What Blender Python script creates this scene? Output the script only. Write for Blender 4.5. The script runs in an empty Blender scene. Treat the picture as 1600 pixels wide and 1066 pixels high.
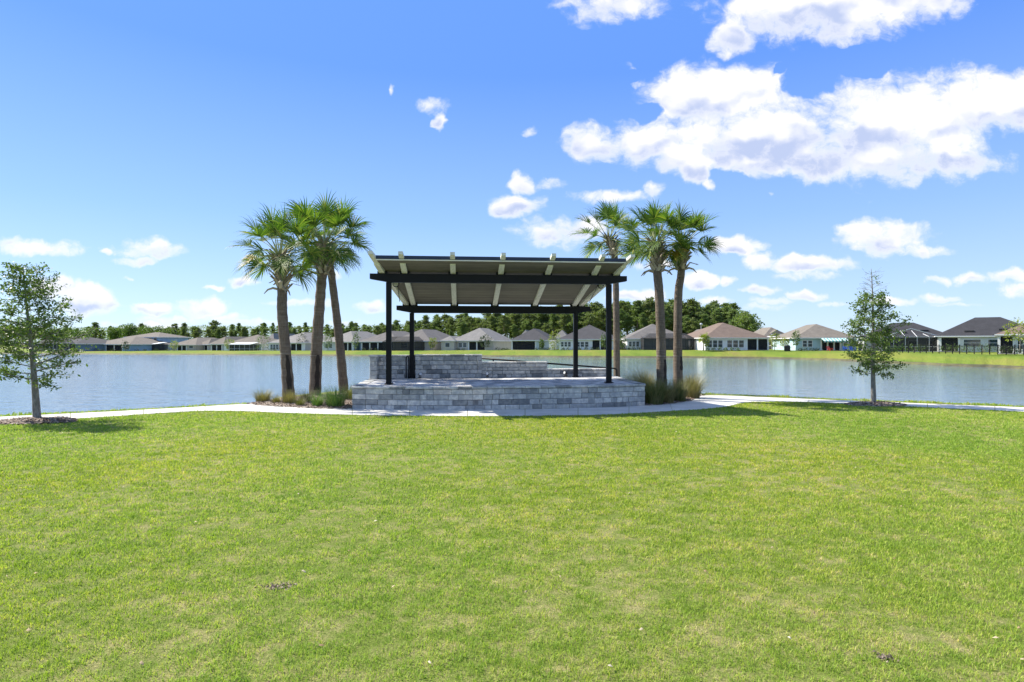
import bpy, bmesh, math, random
import numpy as np
from mathutils import Vector, Matrix

random.seed(7)
rng = np.random.default_rng(11)
scene = bpy.context.scene
COL = scene.collection
PI = math.pi
R = math.radians

# ------------------------------------------------------------------ camera
CAM_H, FOC, HZ = 2.0, 900.0, 536.0          # eye height (m), focal length and horizon in photo pixels
cam = bpy.data.cameras.new('camera')
cam.sensor_width = 36.0
cam.sensor_fit = 'HORIZONTAL'
cam.lens = 36.0 * FOC / 1600.0
cam.shift_y = 3.0 / 1600.0
cam.clip_start = 0.05
cam.clip_end = 9000.0
cam_ob = bpy.data.objects.new('camera', cam)
cam_ob.location = (0, 0, CAM_H)
cam_ob.rotation_euler = (R(90), 0, 0)
COL.objects.link(cam_ob)
scene.camera = cam_ob

# ------------------------------------------------------------------ exposure
scene.view_settings.view_transform = 'Standard'
scene.view_settings.look = 'None'
scene.view_settings.exposure = 1.47
scene.view_settings.gamma = 1.0
scene.render.engine = 'CYCLES'
scene.cycles.use_denoising = True
scene.cycles.denoising_prefilter = 'ACCURATE'
scene.cycles.max_bounces = 8
scene.cycles.transparent_max_bounces = 12
scene.cycles.sample_clamp_indirect = 6.0

# ------------------------------------------------------------------ sun
LIGHT = Vector((0.88, -0.43, -1.0)).normalized()
SUN_EL = math.asin(-LIGHT.z)
SUN_AZ = math.atan2(-LIGHT.x, -LIGHT.y)      # from +Y towards +X
sun = bpy.data.lights.new('sun', 'SUN')
sun.energy = 3.6
sun.angle = R(0.5)
sun.color = (1.0, 0.94, 0.84)
sun_ob = bpy.data.objects.new('sun', sun)
sun_ob.location = (-40, 20, 45)
sun_ob.rotation_mode = 'QUATERNION'
sun_ob.rotation_quaternion = LIGHT.to_track_quat('-Z', 'Y')
COL.objects.link(sun_ob)

# ------------------------------------------------------------------ node helper
class NT:
    def __init__(s, tree):
        s.t = tree
    def n(s, typ, **kw):
        nd = s.t.nodes.new(typ)
        for k, v in kw.items():
            setattr(nd, k, v)
        return nd
    def put(s, sock, v):
        if isinstance(v, bpy.types.NodeSocket):
            s.t.links.new(v, sock)
        elif v is not None:
            sock.default_value = v
    def m(s, op, a, b=None, c=None, clamp=False):
        nd = s.n('ShaderNodeMath', operation=op)
        nd.use_clamp = clamp
        s.put(nd.inputs[0], a)
        if b is not None: s.put(nd.inputs[1], b)
        if c is not None: s.put(nd.inputs[2], c)
        return nd.outputs[0]
    def v(s, op, a, b=None):
        nd = s.n('ShaderNodeVectorMath', operation=op)
        s.put(nd.inputs[0], a)
        if b is not None: s.put(nd.inputs[1], b)
        return nd.outputs['Value'] if op in ('DOT_PRODUCT', 'LENGTH') else nd.outputs['Vector']
    def noise(s, vec, scale, detail=4.0, rough=0.55, out=0, dim='3D', dist=0.0):
        nd = s.n('ShaderNodeTexNoise', noise_dimensions=dim)
        if vec is not None: s.put(nd.inputs['Vector'], vec)
        nd.inputs['Scale'].default_value = scale
        nd.inputs['Detail'].default_value = detail
        nd.inputs['Roughness'].default_value = rough
        nd.inputs['Distortion'].default_value = dist
        return nd.outputs[out]
    def mix(s, f, a, b, blend='MIX'):
        nd = s.n('ShaderNodeMix', data_type='RGBA', blend_type=blend)
        s.put(nd.inputs[0], f)
        s.put(nd.inputs[6], a if not isinstance(a, tuple) else (*a, 1)[:4])
        s.put(nd.inputs[7], b if not isinstance(b, tuple) else (*b, 1)[:4])
        return nd.outputs[2]
    def sstep(s, x, lo, hi, to0=0.0, to1=1.0):
        nd = s.n('ShaderNodeMapRange', interpolation_type='SMOOTHSTEP')
        s.put(nd.inputs[0], x)
        s.put(nd.inputs[1], lo); s.put(nd.inputs[2], hi)
        nd.inputs[3].default_value = to0; nd.inputs[4].default_value = to1
        return nd.outputs[0]
    def ramp(s, f, stops):
        nd = s.n('ShaderNodeValToRGB')
        el = nd.color_ramp.elements
        while len(el) < len(stops): el.new(0.5)
        for e, (p, c) in zip(el, stops):
            e.position = p; e.color = (*c, 1)
        s.put(nd.inputs[0], f)
        return nd.outputs[0]

# ------------------------------------------------------------------ world: sky with cumulus clouds
world = bpy.data.worlds.new('World')
scene.world = world
world.use_nodes = True
wt = world.node_tree
for nd in list(wt.nodes): wt.nodes.remove(nd)
W = NT(wt)
SKY_STRENGTH = 0.06
CLOUDS = [  # centre x, y, radius x, y, weight: measured on the photograph, used as sky directions
    (1128,152,118,52,1.1),(1068,140,52,40,1.0),(1205,205,140,66,1.15),(1395,200,170,78,1.15),(1520,165,110,58,1.1),(1590,160,60,50,1.0),
    (1330,248,190,36,1.0),(1470,240,110,36,1.0),(932,224,58,32,1.0),(1010,220,62,40,1.05),(1062,247,52,30,.9),(1082,262,34,24,.9),(1185,262,55,22,.9),(1000,128,20,9,.5),
    (1275,18,165,50,1.1),(1145,58,40,36,.85),(1380,-20,150,55,1.1),(1135,85,22,14,.6),
    (965,10,78,30,.8),(900,5,50,14,.45),
    (674,166,34,16,.62),(686,188,13,20,.62),(613,140,7,10,.4),(828,207,16,10,.55),(985,108,12,16,.4),
    (812,286,24,20,.95),(862,288,34,14,.42),(808,322,42,18,1.0),(955,308,74,12,.95),(1022,297,22,15,.9),(1113,290,15,10,.75),(1205,302,9,7,.6),
    (866,362,58,28,1.0),(915,356,30,20,.9),(882,385,30,14,.6),
    (1145,383,44,15,.95),(1390,374,78,26,1.05),(1352,364,42,20,.95),(1440,391,48,13,.95),(1340,385,26,12,.6),
    (1250,414,80,17,.72),(1192,412,36,17,.75),(1310,411,44,11,.66),(1250,432,70,10,.5),
    (1096,438,26,13,.9),(1137,440,16,10,.7),(1186,453,36,9,.72),(1262,462,44,11,.62),(1210,470,50,8,.55),(1300,475,40,7,.45),
    (1468,439,32,9,.8),(1512,437,34,11,.85),(1575,430,46,13,.85),(1592,452,34,20,.65),(1470,467,46,9,.5),(1500,476,60,7,.4),
    (62,386,62,15,.95),(20,378,30,12,.6),(235,388,62,17,1.0),(210,408,38,10,.8),(166,393,13,7,.5),
    (132,466,52,25,1.05),(84,452,38,22,.95),(240,483,40,13,.9),(312,482,42,19,.95),(350,497,50,9,.6),(382,440,24,11,.55),(330,450,24,7,.4),
    (195,436,20,5,.5),(578,481,34,13,.9),(480,473,62,8,.75),(385,505,90,8,.6),(290,500,90,8,.5),(550,505,60,8,.5),(250,510,120,9,.45),
    (995,461,52,12,.75),(1030,415,26,9,.6),(990,420,26,10,.55),(1120,470,40,9,.45),(1380,470,60,8,.4),(520,432,18,8,.45),(1190,480,60,9,.35),
    # beyond the frame: unseen sky, large overhead clouds added for more fill light
    (1750,150,140,60,1.0),(1850,330,120,30,.9),(1980,80,200,70,1.0),(-120,300,110,30,.9),(-260,430,140,30,.9),(-420,200,200,60,1.0),
    (-200,-700,500,160,1.1),(900,-900,500,200,1.1),(1900,-900,500,200,1.1),(-1500,-300,500,150,1.0),(3000,-200,500,150,1.0),(400,-1800,900,500,1.1),(1700,-2000,900,500,1.1),(800,-4500,2500,1500,1.0),
    (2200,420,200,40,.9),(700,-260,240,80,1.0),(1500,-330,300,90,1.1),(100,-420,260,90,.9),
]
SHADES = [  # grey undersides of the thick clouds
    (1200,240,150,34,.8),(1340,225,150,34,.75),(1450,255,150,26,.65),(1125,200,60,44,.5),(1260,25,140,40,.6),(1350,5,110,36,.5),(1010,246,90,22,.4),(1300,250,230,50,.45),
    (1390,393,100,14,.6),(1255,430,100,12,.6),(235,402,70,10,.5),(130,484,70,12,.5),(866,380,70,14,.5),
]
tc = W.n('ShaderNodeTexCoord')
sep = W.n('ShaderNodeSeparateXYZ')
W.put(sep.inputs[0], tc.outputs['Generated'])
dx, dy, dz = sep.outputs
ay = W.m('MAXIMUM', W.m('ABSOLUTE', dy), 0.03)
uu, vv = W.m('DIVIDE', dx, ay), W.m('DIVIDE', dz, ay)
comb = W.n('ShaderNodeCombineXYZ')
W.put(comb.inputs[0], uu); W.put(comb.inputs[1], vv)
uv = comb.outputs[0]
wn = W.n('ShaderNodeTexNoise', noise_dimensions='2D')
W.put(wn.inputs['Vector'], uv)
wn.inputs['Scale'].default_value = 26.0; wn.inputs['Detail'].default_value = 3.0
warp = W.v('MULTIPLY', W.v('SUBTRACT', wn.outputs['Color'], (0.5, 0.5, 0.5)), (0.035, 0.022, 0.0))
uvw = W.v('ADD', uv, warp)
def field(lst, vec, lift=0.0):
    cur = None
    for cx, cy, rx, ry, w in lst:
        cy = cy - lift*ry
        d = W.v('MULTIPLY', W.v('SUBTRACT', vec, ((cx-800)/FOC, (HZ-cy)/FOC, 0)), (FOC/rx, FOC/ry, 0))
        f = W.m('SUBTRACT', w, W.v('DOT_PRODUCT', d, d))
        cur = f if cur is None else W.m('SMOOTH_MAX', cur, f, 0.25)
    return cur
fm = field(CLOUDS, uvw)
low = W.m('SUBTRACT', fm, field(CLOUDS, uvw, 0.30))          # positive in the lower half of a cloud
NOTCHES = [(1262,128,44,30,1.0),(1138,282,34,22,1.0),(1010,176,30,18,.9),(1350,96,60,26,1.0),(985,120,16,14,.8),(1215,110,14,12,.7),(905,172,40,14,.7),(680,205,14,12,.5),(668,190,10,12,.6),(1440,80,60,22,.8)]
fm = W.m('SUBTRACT', W.m('MAXIMUM', fm, -1.5), W.m('MULTIPLY', W.m('MAXIMUM', field(NOTCHES, uvw), 0.0), 1.8))
flat = W.v('ADD', W.v('MULTIPLY', uv, (0.85, 1.15, 1.0)), W.v('MULTIPLY', warp, (0.7, 0.7, 0.0)))
def puffs(vec, scale, det):
    """cauliflower: rounded cells within cells"""
    nd = W.n('ShaderNodeTexVoronoi', voronoi_dimensions='2D', feature='SMOOTH_F1')
    W.put(nd.inputs['Vector'], vec)
    nd.inputs['Scale'].default_value = scale
    nd.inputs['Detail'].default_value = det
    nd.inputs['Roughness'].default_value = 0.58
    nd.inputs['Lacunarity'].default_value = 2.3
    nd.inputs['Smoothness'].default_value = 0.35
    nd.normalize = True
    return W.m('SUBTRACT', 1.0, nd.outputs['Distance'])
lit_off = W.v('ADD', flat, (-0.012, 0.022, 0.0))
p1 = puffs(flat, 13.0, 5.0)
q1 = puffs(flat, 8.0, 1.6)
q2 = puffs(lit_off, 8.0, 1.6)
n1 = W.noise(flat, 9.0, 9.0, 0.62, dim='2D', dist=0.3)
tex = W.m('ADD', W.m('MULTIPLY', W.m('SUBTRACT', p1, 0.66), 2.5), W.m('MULTIPLY', W.m('SUBTRACT', n1, 0.49), 2.3))
dens = W.m('ADD', fm, tex)
alpha = W.m('POWER', W.sstep(dens, -0.25, 0.95), 1.25)
thick = W.sstep(dens, 0.30, 1.25)
emb = W.m('MULTIPLY', W.m('SUBTRACT', q1, q2), 4.2)           # rounded tops turned to the light are brighter
under = W.m('MAXIMUM', field(SHADES, uvw), 0.0)
shade = W.m('ADD', W.m('MULTIPLY', under, .9), W.m('MULTIPLY', emb, -1.0))
shade = W.m('ADD', shade, W.m('MULTIPLY', W.m('SUBTRACT', 0.50, n1), 1.3))
shade = W.m('ADD', shade, W.m('MULTIPLY', W.m('ADD', low, 0.05), 1.7))
shade = W.m('MULTIPLY', W.sstep(shade, -0.15, 1.1), thick)
ccol = W.mix(shade, (0.402, 0.398, 0.405), (0.205, 0.238, 0.335))
sky = W.n('ShaderNodeTexSky', sky_type='NISHITA')
sky.sun_disc = False
sky.sun_elevation = SUN_EL
sky.sun_rotation = SUN_AZ
sky.air_density = 1.0
sky.dust_density = 0.15
sky.ozone_density = 3.0
skyc = W.v('MULTIPLY', sky.outputs[0], (SKY_STRENGTH*.74, SKY_STRENGTH*.92, SKY_STRENGTH*1.24))
clear = W.ramp(W.m('MAXIMUM', dz, 0.0), [(0.0, (.265, .325, .405)), (.07, (.225, .295, .405)), (.20, (.140, .228, .400)), (.42, (.058, .140, .395)), (1.0, (.075, .170, .35))])
skyc = W.mix(0.72, skyc, clear)
above = W.sstep(dz, -0.005, 0.01)
lowfade = W.sstep(vv, 0.0, 0.10, 0.62, 1.0)
af = W.m('MULTIPLY', W.m('MULTIPLY', alpha, above), W.m('MULTIPLY', lowfade, 0.97))
allc = W.mix(af, skyc, ccol)
bg = W.n('ShaderNodeBackground')
W.put(bg.inputs[0], allc)
bg.inputs[1].default_value = 1.0
wo = W.n('ShaderNodeOutputWorld')
wt.links.new(bg.outputs[0], wo.inputs[0])
world.cycles.sampling_method = 'MANUAL'
world.cycles.sample_map_resolution = 1024

# ------------------------------------------------------------------ mesh helpers
class MB:
    """Collects shapes, then links them as ONE mesh object."""
    def __init__(s):
        s.v, s.f, s.m = [], [], []
    def add(s, vs, fs, mi=0):
        o = len(s.v)
        s.v.extend([tuple(p) for p in vs])
        for f in fs:
            s.f.append(tuple(i + o for i in f)); s.m.append(mi)
        return s
    def box(s, c, size, rz=0.0, mi=0):
        hx, hy, hz = size[0]/2, size[1]/2, size[2]/2
        ca, sa = math.cos(rz), math.sin(rz)
        vs = [(c[0]+x*ca-y*sa, c[1]+x*sa+y*ca, c[2]+z) for z in (-hz, hz) for x, y in ((-hx,-hy),(hx,-hy),(hx,hy),(-hx,hy))]
        return s.add(vs, [(3,2,1,0),(4,5,6,7),(0,1,5,4),(1,2,6,5),(2,3,7,6),(3,0,4,7)], mi)
    def span(s, x0, x1, y0, y1, z0, z1, mi=0):
        return s.box(((x0+x1)/2, (y0+y1)/2, (z0+z1)/2), (x1-x0, y1-y0, z1-z0), 0, mi)
    def prism(s, poly, z0, z1, mi=0):
        n = len(poly)
        a0 = z0 if isinstance(z0, (list, tuple)) else [z0]*n
        a1 = z1 if isinstance(z1, (list, tuple)) else [z1]*n
        vs = [(p[0], p[1], a0[i]) for i, p in enumerate(poly)] + [(p[0], p[1], a1[i]) for i, p in enumerate(poly)]
        return s.add(vs, [tuple(range(n))[::-1], tuple(range(n, 2*n))] + [(i, (i+1) % n, n+(i+1) % n, n+i) for i in range(n)], mi)
    def beam(s, a, b, w, h, up=(0, 0, 1), mi=0, h2=None):
        """box beam from a to b; w across, h along 'up'"""
        a, b, up = Vector(a), Vector(b), Vector(up)
        d = (b-a).normalized(); r = d.cross(up).normalized(); u = r.cross(d).normalized()
        h2 = h if h2 is None else h2
        vs = [p + r*sx*w/2 + u*sz*hh/2 for p, hh in ((a, h), (b, h2)) for sx, sz in ((-1,-1),(1,-1),(1,1),(-1,1))]
        return s.add(vs, [(3,2,1,0),(4,5,6,7),(0,1,5,4),(1,2,6,5),(2,3,7,6),(3,0,4,7)], mi)
    def tube(s, pts, rad, n=8, mi=0, cap=True):
        pts = [Vector(p) for p in pts]
        rr = rad if isinstance(rad, (list, tuple)) else [rad]*len(pts)
        o = len(s.v); ref = None
        for i, p in enumerate(pts):
            d = (pts[min(i+1, len(pts)-1)] - pts[max(i-1, 0)]).normalized()
            if ref is None:
                ref = d.cross(Vector((0, 1, 0.13)))
                if ref.length < .05: ref = d.cross(Vector((1, 0, 0)))
            x = (ref - d*ref.dot(d)).normalized(); y = d.cross(x); ref = x
            for k in range(n):
                a = 2*PI*k/n
                s.v.append(tuple(p + (x*math.cos(a) + y*math.sin(a))*rr[i]))
        for i in range(len(pts)-1):
            for k in range(n):
                k2 = (k+1) % n
                s.f.append((o+i*n+k, o+i*n+k2, o+(i+1)*n+k2, o+(i+1)*n+k)); s.m.append(mi)
        if cap:
            s.f.append(tuple(o+k for k in range(n))[::-1]); s.m.append(mi)
            e = o+(len(pts)-1)*n
            s.f.append(tuple(e+k for k in range(n))); s.m.append(mi)
        return s
    def build(s, name, mats, parent=None, smooth=False, off=None):
        me = bpy.data.meshes.new(name)
        vs = s.v
        if off is not None:
            vs = [(p[0]-off[0], p[1]-off[1], p[2]-off[2]) for p in vs]
        me.from_pydata(vs, [], s.f)
        for mt in (mats if isinstance(mats, (list, tuple)) else [mats]): me.materials.append(mt)
        if any(s.m): me.polygons.foreach_set('material_index', s.m)
        if smooth: me.polygons.foreach_set('use_smooth', [True]*len(me.polygons))
        me.update()
        return link(name, me, parent)

def link(name, me, parent=None):
    o = bpy.data.objects.new(name, me)
    COL.objects.link(o)
    if parent is not None: o.parent = parent
    return o

def np_mesh(name, V, F, mats, parent=None, smooth=False, sizes=None):
    """mesh from numpy: V (n,3); F (m,k) faces of k corners, or a flat loop list with sizes"""
    me = bpy.data.meshes.new(name)
    me.vertices.add(len(V)); me.vertices.foreach_set('co', np.asarray(V, np.float32).ravel())
    if sizes is None:
        k = F.shape[1]; sizes = np.full(len(F), k, np.int32); loops = F.ravel()
    else:
        loops = F
    me.loops.add(len(loops)); me.loops.foreach_set('vertex_index', loops.astype(np.int32))
    me.polygons.add(len(sizes))
    st = np.concatenate([[0], np.cumsum(sizes)[:-1]]).astype(np.int32)
    me.polygons.foreach_set('loop_start', st)
    if smooth: me.polygons.foreach_set('use_smooth', np.ones(len(sizes), bool))
    for mt in (mats if isinstance(mats, (list, tuple)) else [mats]): me.materials.append(mt)
    me.update(calc_edges=True)
    me.validate()
    return link(name, me, parent)

def tag(o, label=None, cat=None, group=None, kind=None):
    if label: o['label'] = label
    if cat: o['category'] = cat
    if group: o['group'] = group
    if kind: o['kind'] = kind
    return o
def thing(name, loc, label, cat, rz=0.0, group=None):
    o = bpy.data.objects.new(name, None)
    o.empty_display_size = 0.3
    COL.objects.link(o)
    o.location = loc; o.rotation_euler = (0, 0, rz)
    return tag(o, label, cat, group)
def copy_thing(root, loc, rz=0.0, sc=1.0, label=None, group=None):
    r = root.copy(); COL.objects.link(r)
    r.location = loc; r.rotation_euler = (0, 0, rz); r.scale = (sc, sc, sc) if not isinstance(sc, tuple) else sc
    if label: r['label'] = label
    if group: r['group'] = group
    for ch in root.children:
        c = ch.copy(); COL.objects.link(c); c.parent = r
        for g in ch.children:
            d = g.copy(); COL.objects.link(d); d.parent = c
    return r
def gp(px, py, z=0.0):
    """a point of the ground (height z) from where the photograph shows it"""
    d = FOC*(CAM_H-z)/(py-HZ)
    return Vector(((px-800)/FOC*d, d, z))
def at(px, py, d):
    return Vector(((px-800)/FOC*d, d, CAM_H+(HZ-py)/FOC*d))

# ------------------------------------------------------------------ materials
def new_mat(name):
    mt = bpy.data.materials.new(name); mt.use_nodes = True
    t = mt.node_tree
    for nd in list(t.nodes): t.nodes.remove(nd)
    S = NT(t)
    out = S.n('ShaderNodeOutputMaterial')
    p = S.n('ShaderNodeBsdfPrincipled')
    t.links.new(p.outputs[0], out.inputs[0])
    return mt, S, p, out
def obj_co(S):
    return S.n('ShaderNodeTexCoord').outputs['Object']
def world_pos(S):
    return S.n('ShaderNodeNewGeometry').outputs['Position']
def bump(S, p, h, strength=0.4, dist=0.02):
    b = S.n('ShaderNodeBump')
    b.inputs['Strength'].default_value = strength; b.inputs['Distance'].default_value = dist
    S.put(b.inputs['Height'], h)
    S.put(p.inputs['Normal'], b.outputs[0])
def plain(name, col, rough=0.6, var=0.15, scale=3.0, metal=0.0, bmp=0.0, bscale=40.0, spec=None):
    mt, S, p, out = new_mat(name)
    co = obj_co(S)
    n = S.noise(co, scale, 5.0, 0.6)
    dark = tuple(c*(1-var) for c in col); lite = tuple(min(1, c*(1+var)) for c in col)
    S.put(p.inputs['Base Color'], S.mix(S.sstep(n, 0.3, 0.7), dark, lite))
    p.inputs['Roughness'].default_value = rough
    p.inputs['Metallic'].default_value = metal
    if spec is not None: p.inputs['Specular IOR Level'].default_value = spec
    if bmp: bump(S, p, S.noise(co, bscale, 3.0), bmp, 0.01)
    return mt
def leaf_mat(name, stops, trans=0.35, rough=0.5, tcol=(1.0, 1.15, 0.45), patch=None):
    """foliage: each leaf its own tint; some light passes through"""
    mt, S, p, out = new_mat(name)
    g = S.n('ShaderNodeNewGeometry')
    f = g.outputs['Random Per Island']
    if patch:
        f = S.m('ADD', S.m('MULTIPLY', f, 0.6), S.m('MULTIPLY', S.sstep(S.noise(obj_co(S), patch, 3.0), 0.3, 0.7), 0.4))
    c = S.ramp(f, stops)
    S.put(p.inputs['Base Color'], c)
    p.inputs['Roughness'].default_value = rough
    p.inputs['Specular IOR Level'].default_value = 0.3
    tr = S.n('ShaderNodeBsdfTranslucent')
    S.put(tr.inputs[0], S.mix(1.0, c, tcol, 'MULTIPLY'))
    mx = S.n('ShaderNodeMixShader'); mx.inputs[0].default_value = trans
    S.t.links.new(p.outputs[0], mx.inputs[1]); S.t.links.new(tr.outputs[0], mx.inputs[2])
    S.t.links.new(mx.outputs[0], out.inputs[0])
    return mt

# ================================================================== SETTING: ground, water, path
def interp(u, tab):
    return float(np.interp(u, [t[0] for t in tab], [t[1] for t in tab]))
NEAR = [(-3,8.5),(-1.5,12.65),(-.889,15.85),(-.667,17.15),(-.556,18.15),(-.456,19.15),(-.40,21.5),(-.333,23.5),(-.283,24.6),(-.2,25.5),
        (0,26.5),(.18,27.2),(.25,25.6),(.29,24.2),(.33,22.9),(.389,22.3),(.556,20.6),(.722,19.3),(.889,18.15),(1.5,14.7),(3,10.3)]
FAR = [(-3,176),(-1.5,172),(-.889,160),(-.511,142),(-.267,132),(-.089,127.5),(.111,120),(.222,117),(.333,115),(.444,110),(.5,105),(.556,98),
       (.611,90),(.667,83),(.75,75.5),(.889,66),(1.2,52),(1.5,43),(3,24)]
ZPAD = [(-3,-.6),(-.889,-.6),(-.6,-.45),(-.4,-.15),(-.267,.0),(-.089,.15),(.1,.3),(.25,.4),(.45,.4),(.65,.4),(.8,.45),(.889,.5),(3,.5)]
WATER_Z = -1.0
def pad_z(x, y):
    return interp(x/max(y, 1), ZPAD)

us = np.unique(np.concatenate([np.linspace(-3, -1.1, 25), np.linspace(-1.1, 1.1, 441), np.linspace(1.1, 3, 25)]))
gv, gf, gmi = [], [], []
for u in us:
    ne, fa, zp = interp(u, NEAR), interp(u, FAR), interp(u, ZPAD)
    wob = 0.10*math.sin(u*61)+0.07*math.sin(u*137+1)+.05*math.sin(u*331)
    wf = 0.9*math.sin(u*47)+.5*math.sin(u*113+2)+.3*math.sin(u*291)
    fa += wf*0.6
    prof = [(0.3, 0), (ne*.5, 0), (ne-.5, 0), (ne+wob, -.02), (ne+wob+.25, -.16), (ne+2.6+wob, -1.05), (ne+6, -2.2), (ne+15, -2.6),
            (fa-14, -2.6), (fa-2, -1.25), (fa, -1.0), (fa+.35, -.80+.04*math.sin(u*501)), (fa+.9, -.68), (fa+5, zp-.35), (fa+9, zp-.08), (fa+13, zp), (fa+60, zp), (fa+300, zp), (1200, zp), (6500, zp)]
    gv += [(u*d, d, z) for d, z in prof]
k = len(prof)
for i in range(len(us)-1):
    for j in range(k-1):
        a = i*k+j
        gf.append((a, a+k, a+k+1, a+1)); gmi.append(0 if j < 5 else (1 if 9 <= j <= 11 else 2))
o = len(gv)
gv += [(-300, -300, -.012), (300, -300, -.012), (300, 8, -.012), (-300, 8, -.012)]
gf.append((o, o+1, o+2, o+3)); gmi.append(0)

GREEN_STOPS = [(0.0, (0.130, 0.235, 0.026)), (0.30, (0.225, 0.355, 0.045)), (0.58, (0.330, 0.450, 0.068)), (0.78, (0.455, 0.505, 0.115)), (0.90, (0.56, 0.50, 0.24)), (1.0, (0.70, 0.60, 0.40))]
def lawn_mask(S, pos):
    """large pale and green patches of the lawn, shared by the soil and the blades"""
    a = S.noise(pos, 0.28, 3.0, 0.6)
    b = S.noise(S.v('MULTIPLY', pos, (1, 1.25, 1)), 2.6, 6.0, 0.72)
    c_ = S.noise(pos, 9.0, 4.0, 0.7)
    return S.m('ADD', S.m('ADD', S.m('MULTIPLY', a, 0.20), S.m('MULTIPLY', b, 0.50)), S.m('MULTIPLY', c_, 0.30))
# thatch under the lawn
m_thatch, S, p, out = new_mat('lawn_thatch')
pos = world_pos(S)
msk = lawn_mask(S, pos)
fine = S.noise(pos, 60.0, 4.0, 0.7)
c = S.mix(S.sstep(msk, .42, .62), (0.18, 0.245, 0.04), (0.38, 0.345, 0.15))
c = S.mix(S.sstep(fine, .35, .7), S.mix(1.0, c, (.55, .55, .5), 'MULTIPLY'), c)
S.put(p.inputs['Base Color'], c); p.inputs['Roughness'].default_value = .9
p.inputs['Specular IOR Level'].default_value = .1
bump(S, p, fine, .8, .03)
# soil lip at the far waterline
m_soil, S, p, out = new_mat('wet_bank_soil')
pos = world_pos(S)
n = S.noise(pos, 1.3, 5.0, .65)
n_l = S.noise(pos, .12, 3.0, .5)
c = S.ramp(S.m('ADD', S.m('MULTIPLY', n, .6), S.m('MULTIPLY', n_l, .4)), [(.3, (.035, .045, .014)), (.48, (.075, .065, .03)), (.60, (.12, .12, .035)), (.74, (.20, .165, .10))])
S.put(p.inputs['Base Color'], c); p.inputs['Roughness'].default_value = .85
# far bank grass
m_bank, S, p, out = new_mat('bank_grass')
pos = world_pos(S)
n = S.noise(S.v('MULTIPLY', pos, (1, .35, 1)), .16, 5.0, .62)
n2_ = S.noise(pos, 2.5, 4.0, .7)
f = S.m('ADD', S.m('MULTIPLY', n, .7), S.m('MULTIPLY', n2_, .3))
c = S.ramp(f, [(.34, (.085, .145, .018)), (.46, (.14, .195, .028)), (.56, (.185, .21, .036)), (.68, (.21, .175, .06))])
S.put(p.inputs['Base Color'], c); p.inputs['Roughness'].default_value = .9
p.inputs['Specular IOR Level'].default_value = .1
bump(S, p, n2_, 1.0, .25)

me = bpy.data.meshes.new('ground')
me.from_pydata(gv, [], gf)
for mt in (m_thatch, m_soil, m_bank): me.materials.append(mt)
me.polygons.foreach_set('material_index', gmi)
me.polygons.foreach_set('use_smooth', [True]*len(me.polygons))
me.update()
tag(link('ground', me), kind='structure')

# ---- lake
m_water, S, p, out = new_mat('lake_water')
pos = world_pos(S)
p.inputs['Base Color'].default_value = (.10, .15, .18, 1)
p.inputs['Roughness'].default_value = .10
p.inputs['IOR'].default_value = 1.65
p.inputs['Specular IOR Level'].default_value = .5
sx = S.n('ShaderNodeSeparateXYZ'); S.put(sx.inputs[0], pos)
wp = S.v('MULTIPLY', pos, (.75, 1.0, 1.0))
r1 = S.noise(wp, 2.6, 3.0, .6)
r2 = S.noise(S.v('MULTIPLY', pos, (.42, 1.0, 1.0)), 1.0, 3.0, .6)
r3 = S.noise(S.v('MULTIPLY', pos, (.25, 1, 1)), .05, 3.0, .5)
h = S.m('ADD', S.m('MULTIPLY', r1, .55), r2)
# the breeze ruffles the left of the lake more than the sheltered right
gust = S.m('ADD', S.sstep(sx.outputs[0], -16.0, 20.0, 1.0, .62), S.m('MULTIPLY', S.m('SUBTRACT', r3, .5), .7))
gust = S.m('MAXIMUM', gust, .08)
b = S.n('ShaderNodeBump'); b.inputs['Distance'].default_value = .15
S.put(b.inputs['Height'], h); S.put(b.inputs['Strength'], S.m('MULTIPLY', gust, .48))
S.put(p.inputs['Normal'], b.outputs[0])
w = MB(); w.add([(-900, 6, WATER_Z), (900, 6, WATER_Z), (900, 400, WATER_Z), (-900, 400, WATER_Z)], [(0, 1, 2, 3)])
tag(w.build('water', m_water), kind='structure')

# ---- concrete path, one cast slab after another
m_conc, S, p, out = new_mat('path_concrete')
pos = world_pos(S)
n = S.noise(pos, 1.1, 5.0, .6); nf = S.noise(pos, 35.0, 4.0, .7)
c = S.mix(S.sstep(n, .3, .7), (.47, .45, .41), (.60, .58, .54))
c = S.mix(S.m('MULTIPLY', S.sstep(nf, .45, .75), .25), c, (.36, .34, .31))
S.put(p.inputs['Base Color'], c); p.inputs['Roughness'].default_value = .85
p.inputs['Specular IOR Level'].default_value = .2
bump(S, p, nf, .3, .004)
def smooth_pts(pts, n):
    """Catmull-Rom through points"""
    P = [Vector(q) for q in pts]; P = [P[0]*2-P[1]] + P + [P[-1]*2-P[-2]]
    o = []
    for i in range(1, len(P)-2):
        for j in range(n):
            t = j/n
            a, b, c_, d = P[i-1], P[i], P[i+1], P[i+2]
            o.append(.5*((2*b)+(c_-a)*t+(2*a-5*b+4*c_-d)*t*t+(3*b-a-3*c_+d)*t**3))
    o.append(P[-2]); return o
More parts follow.
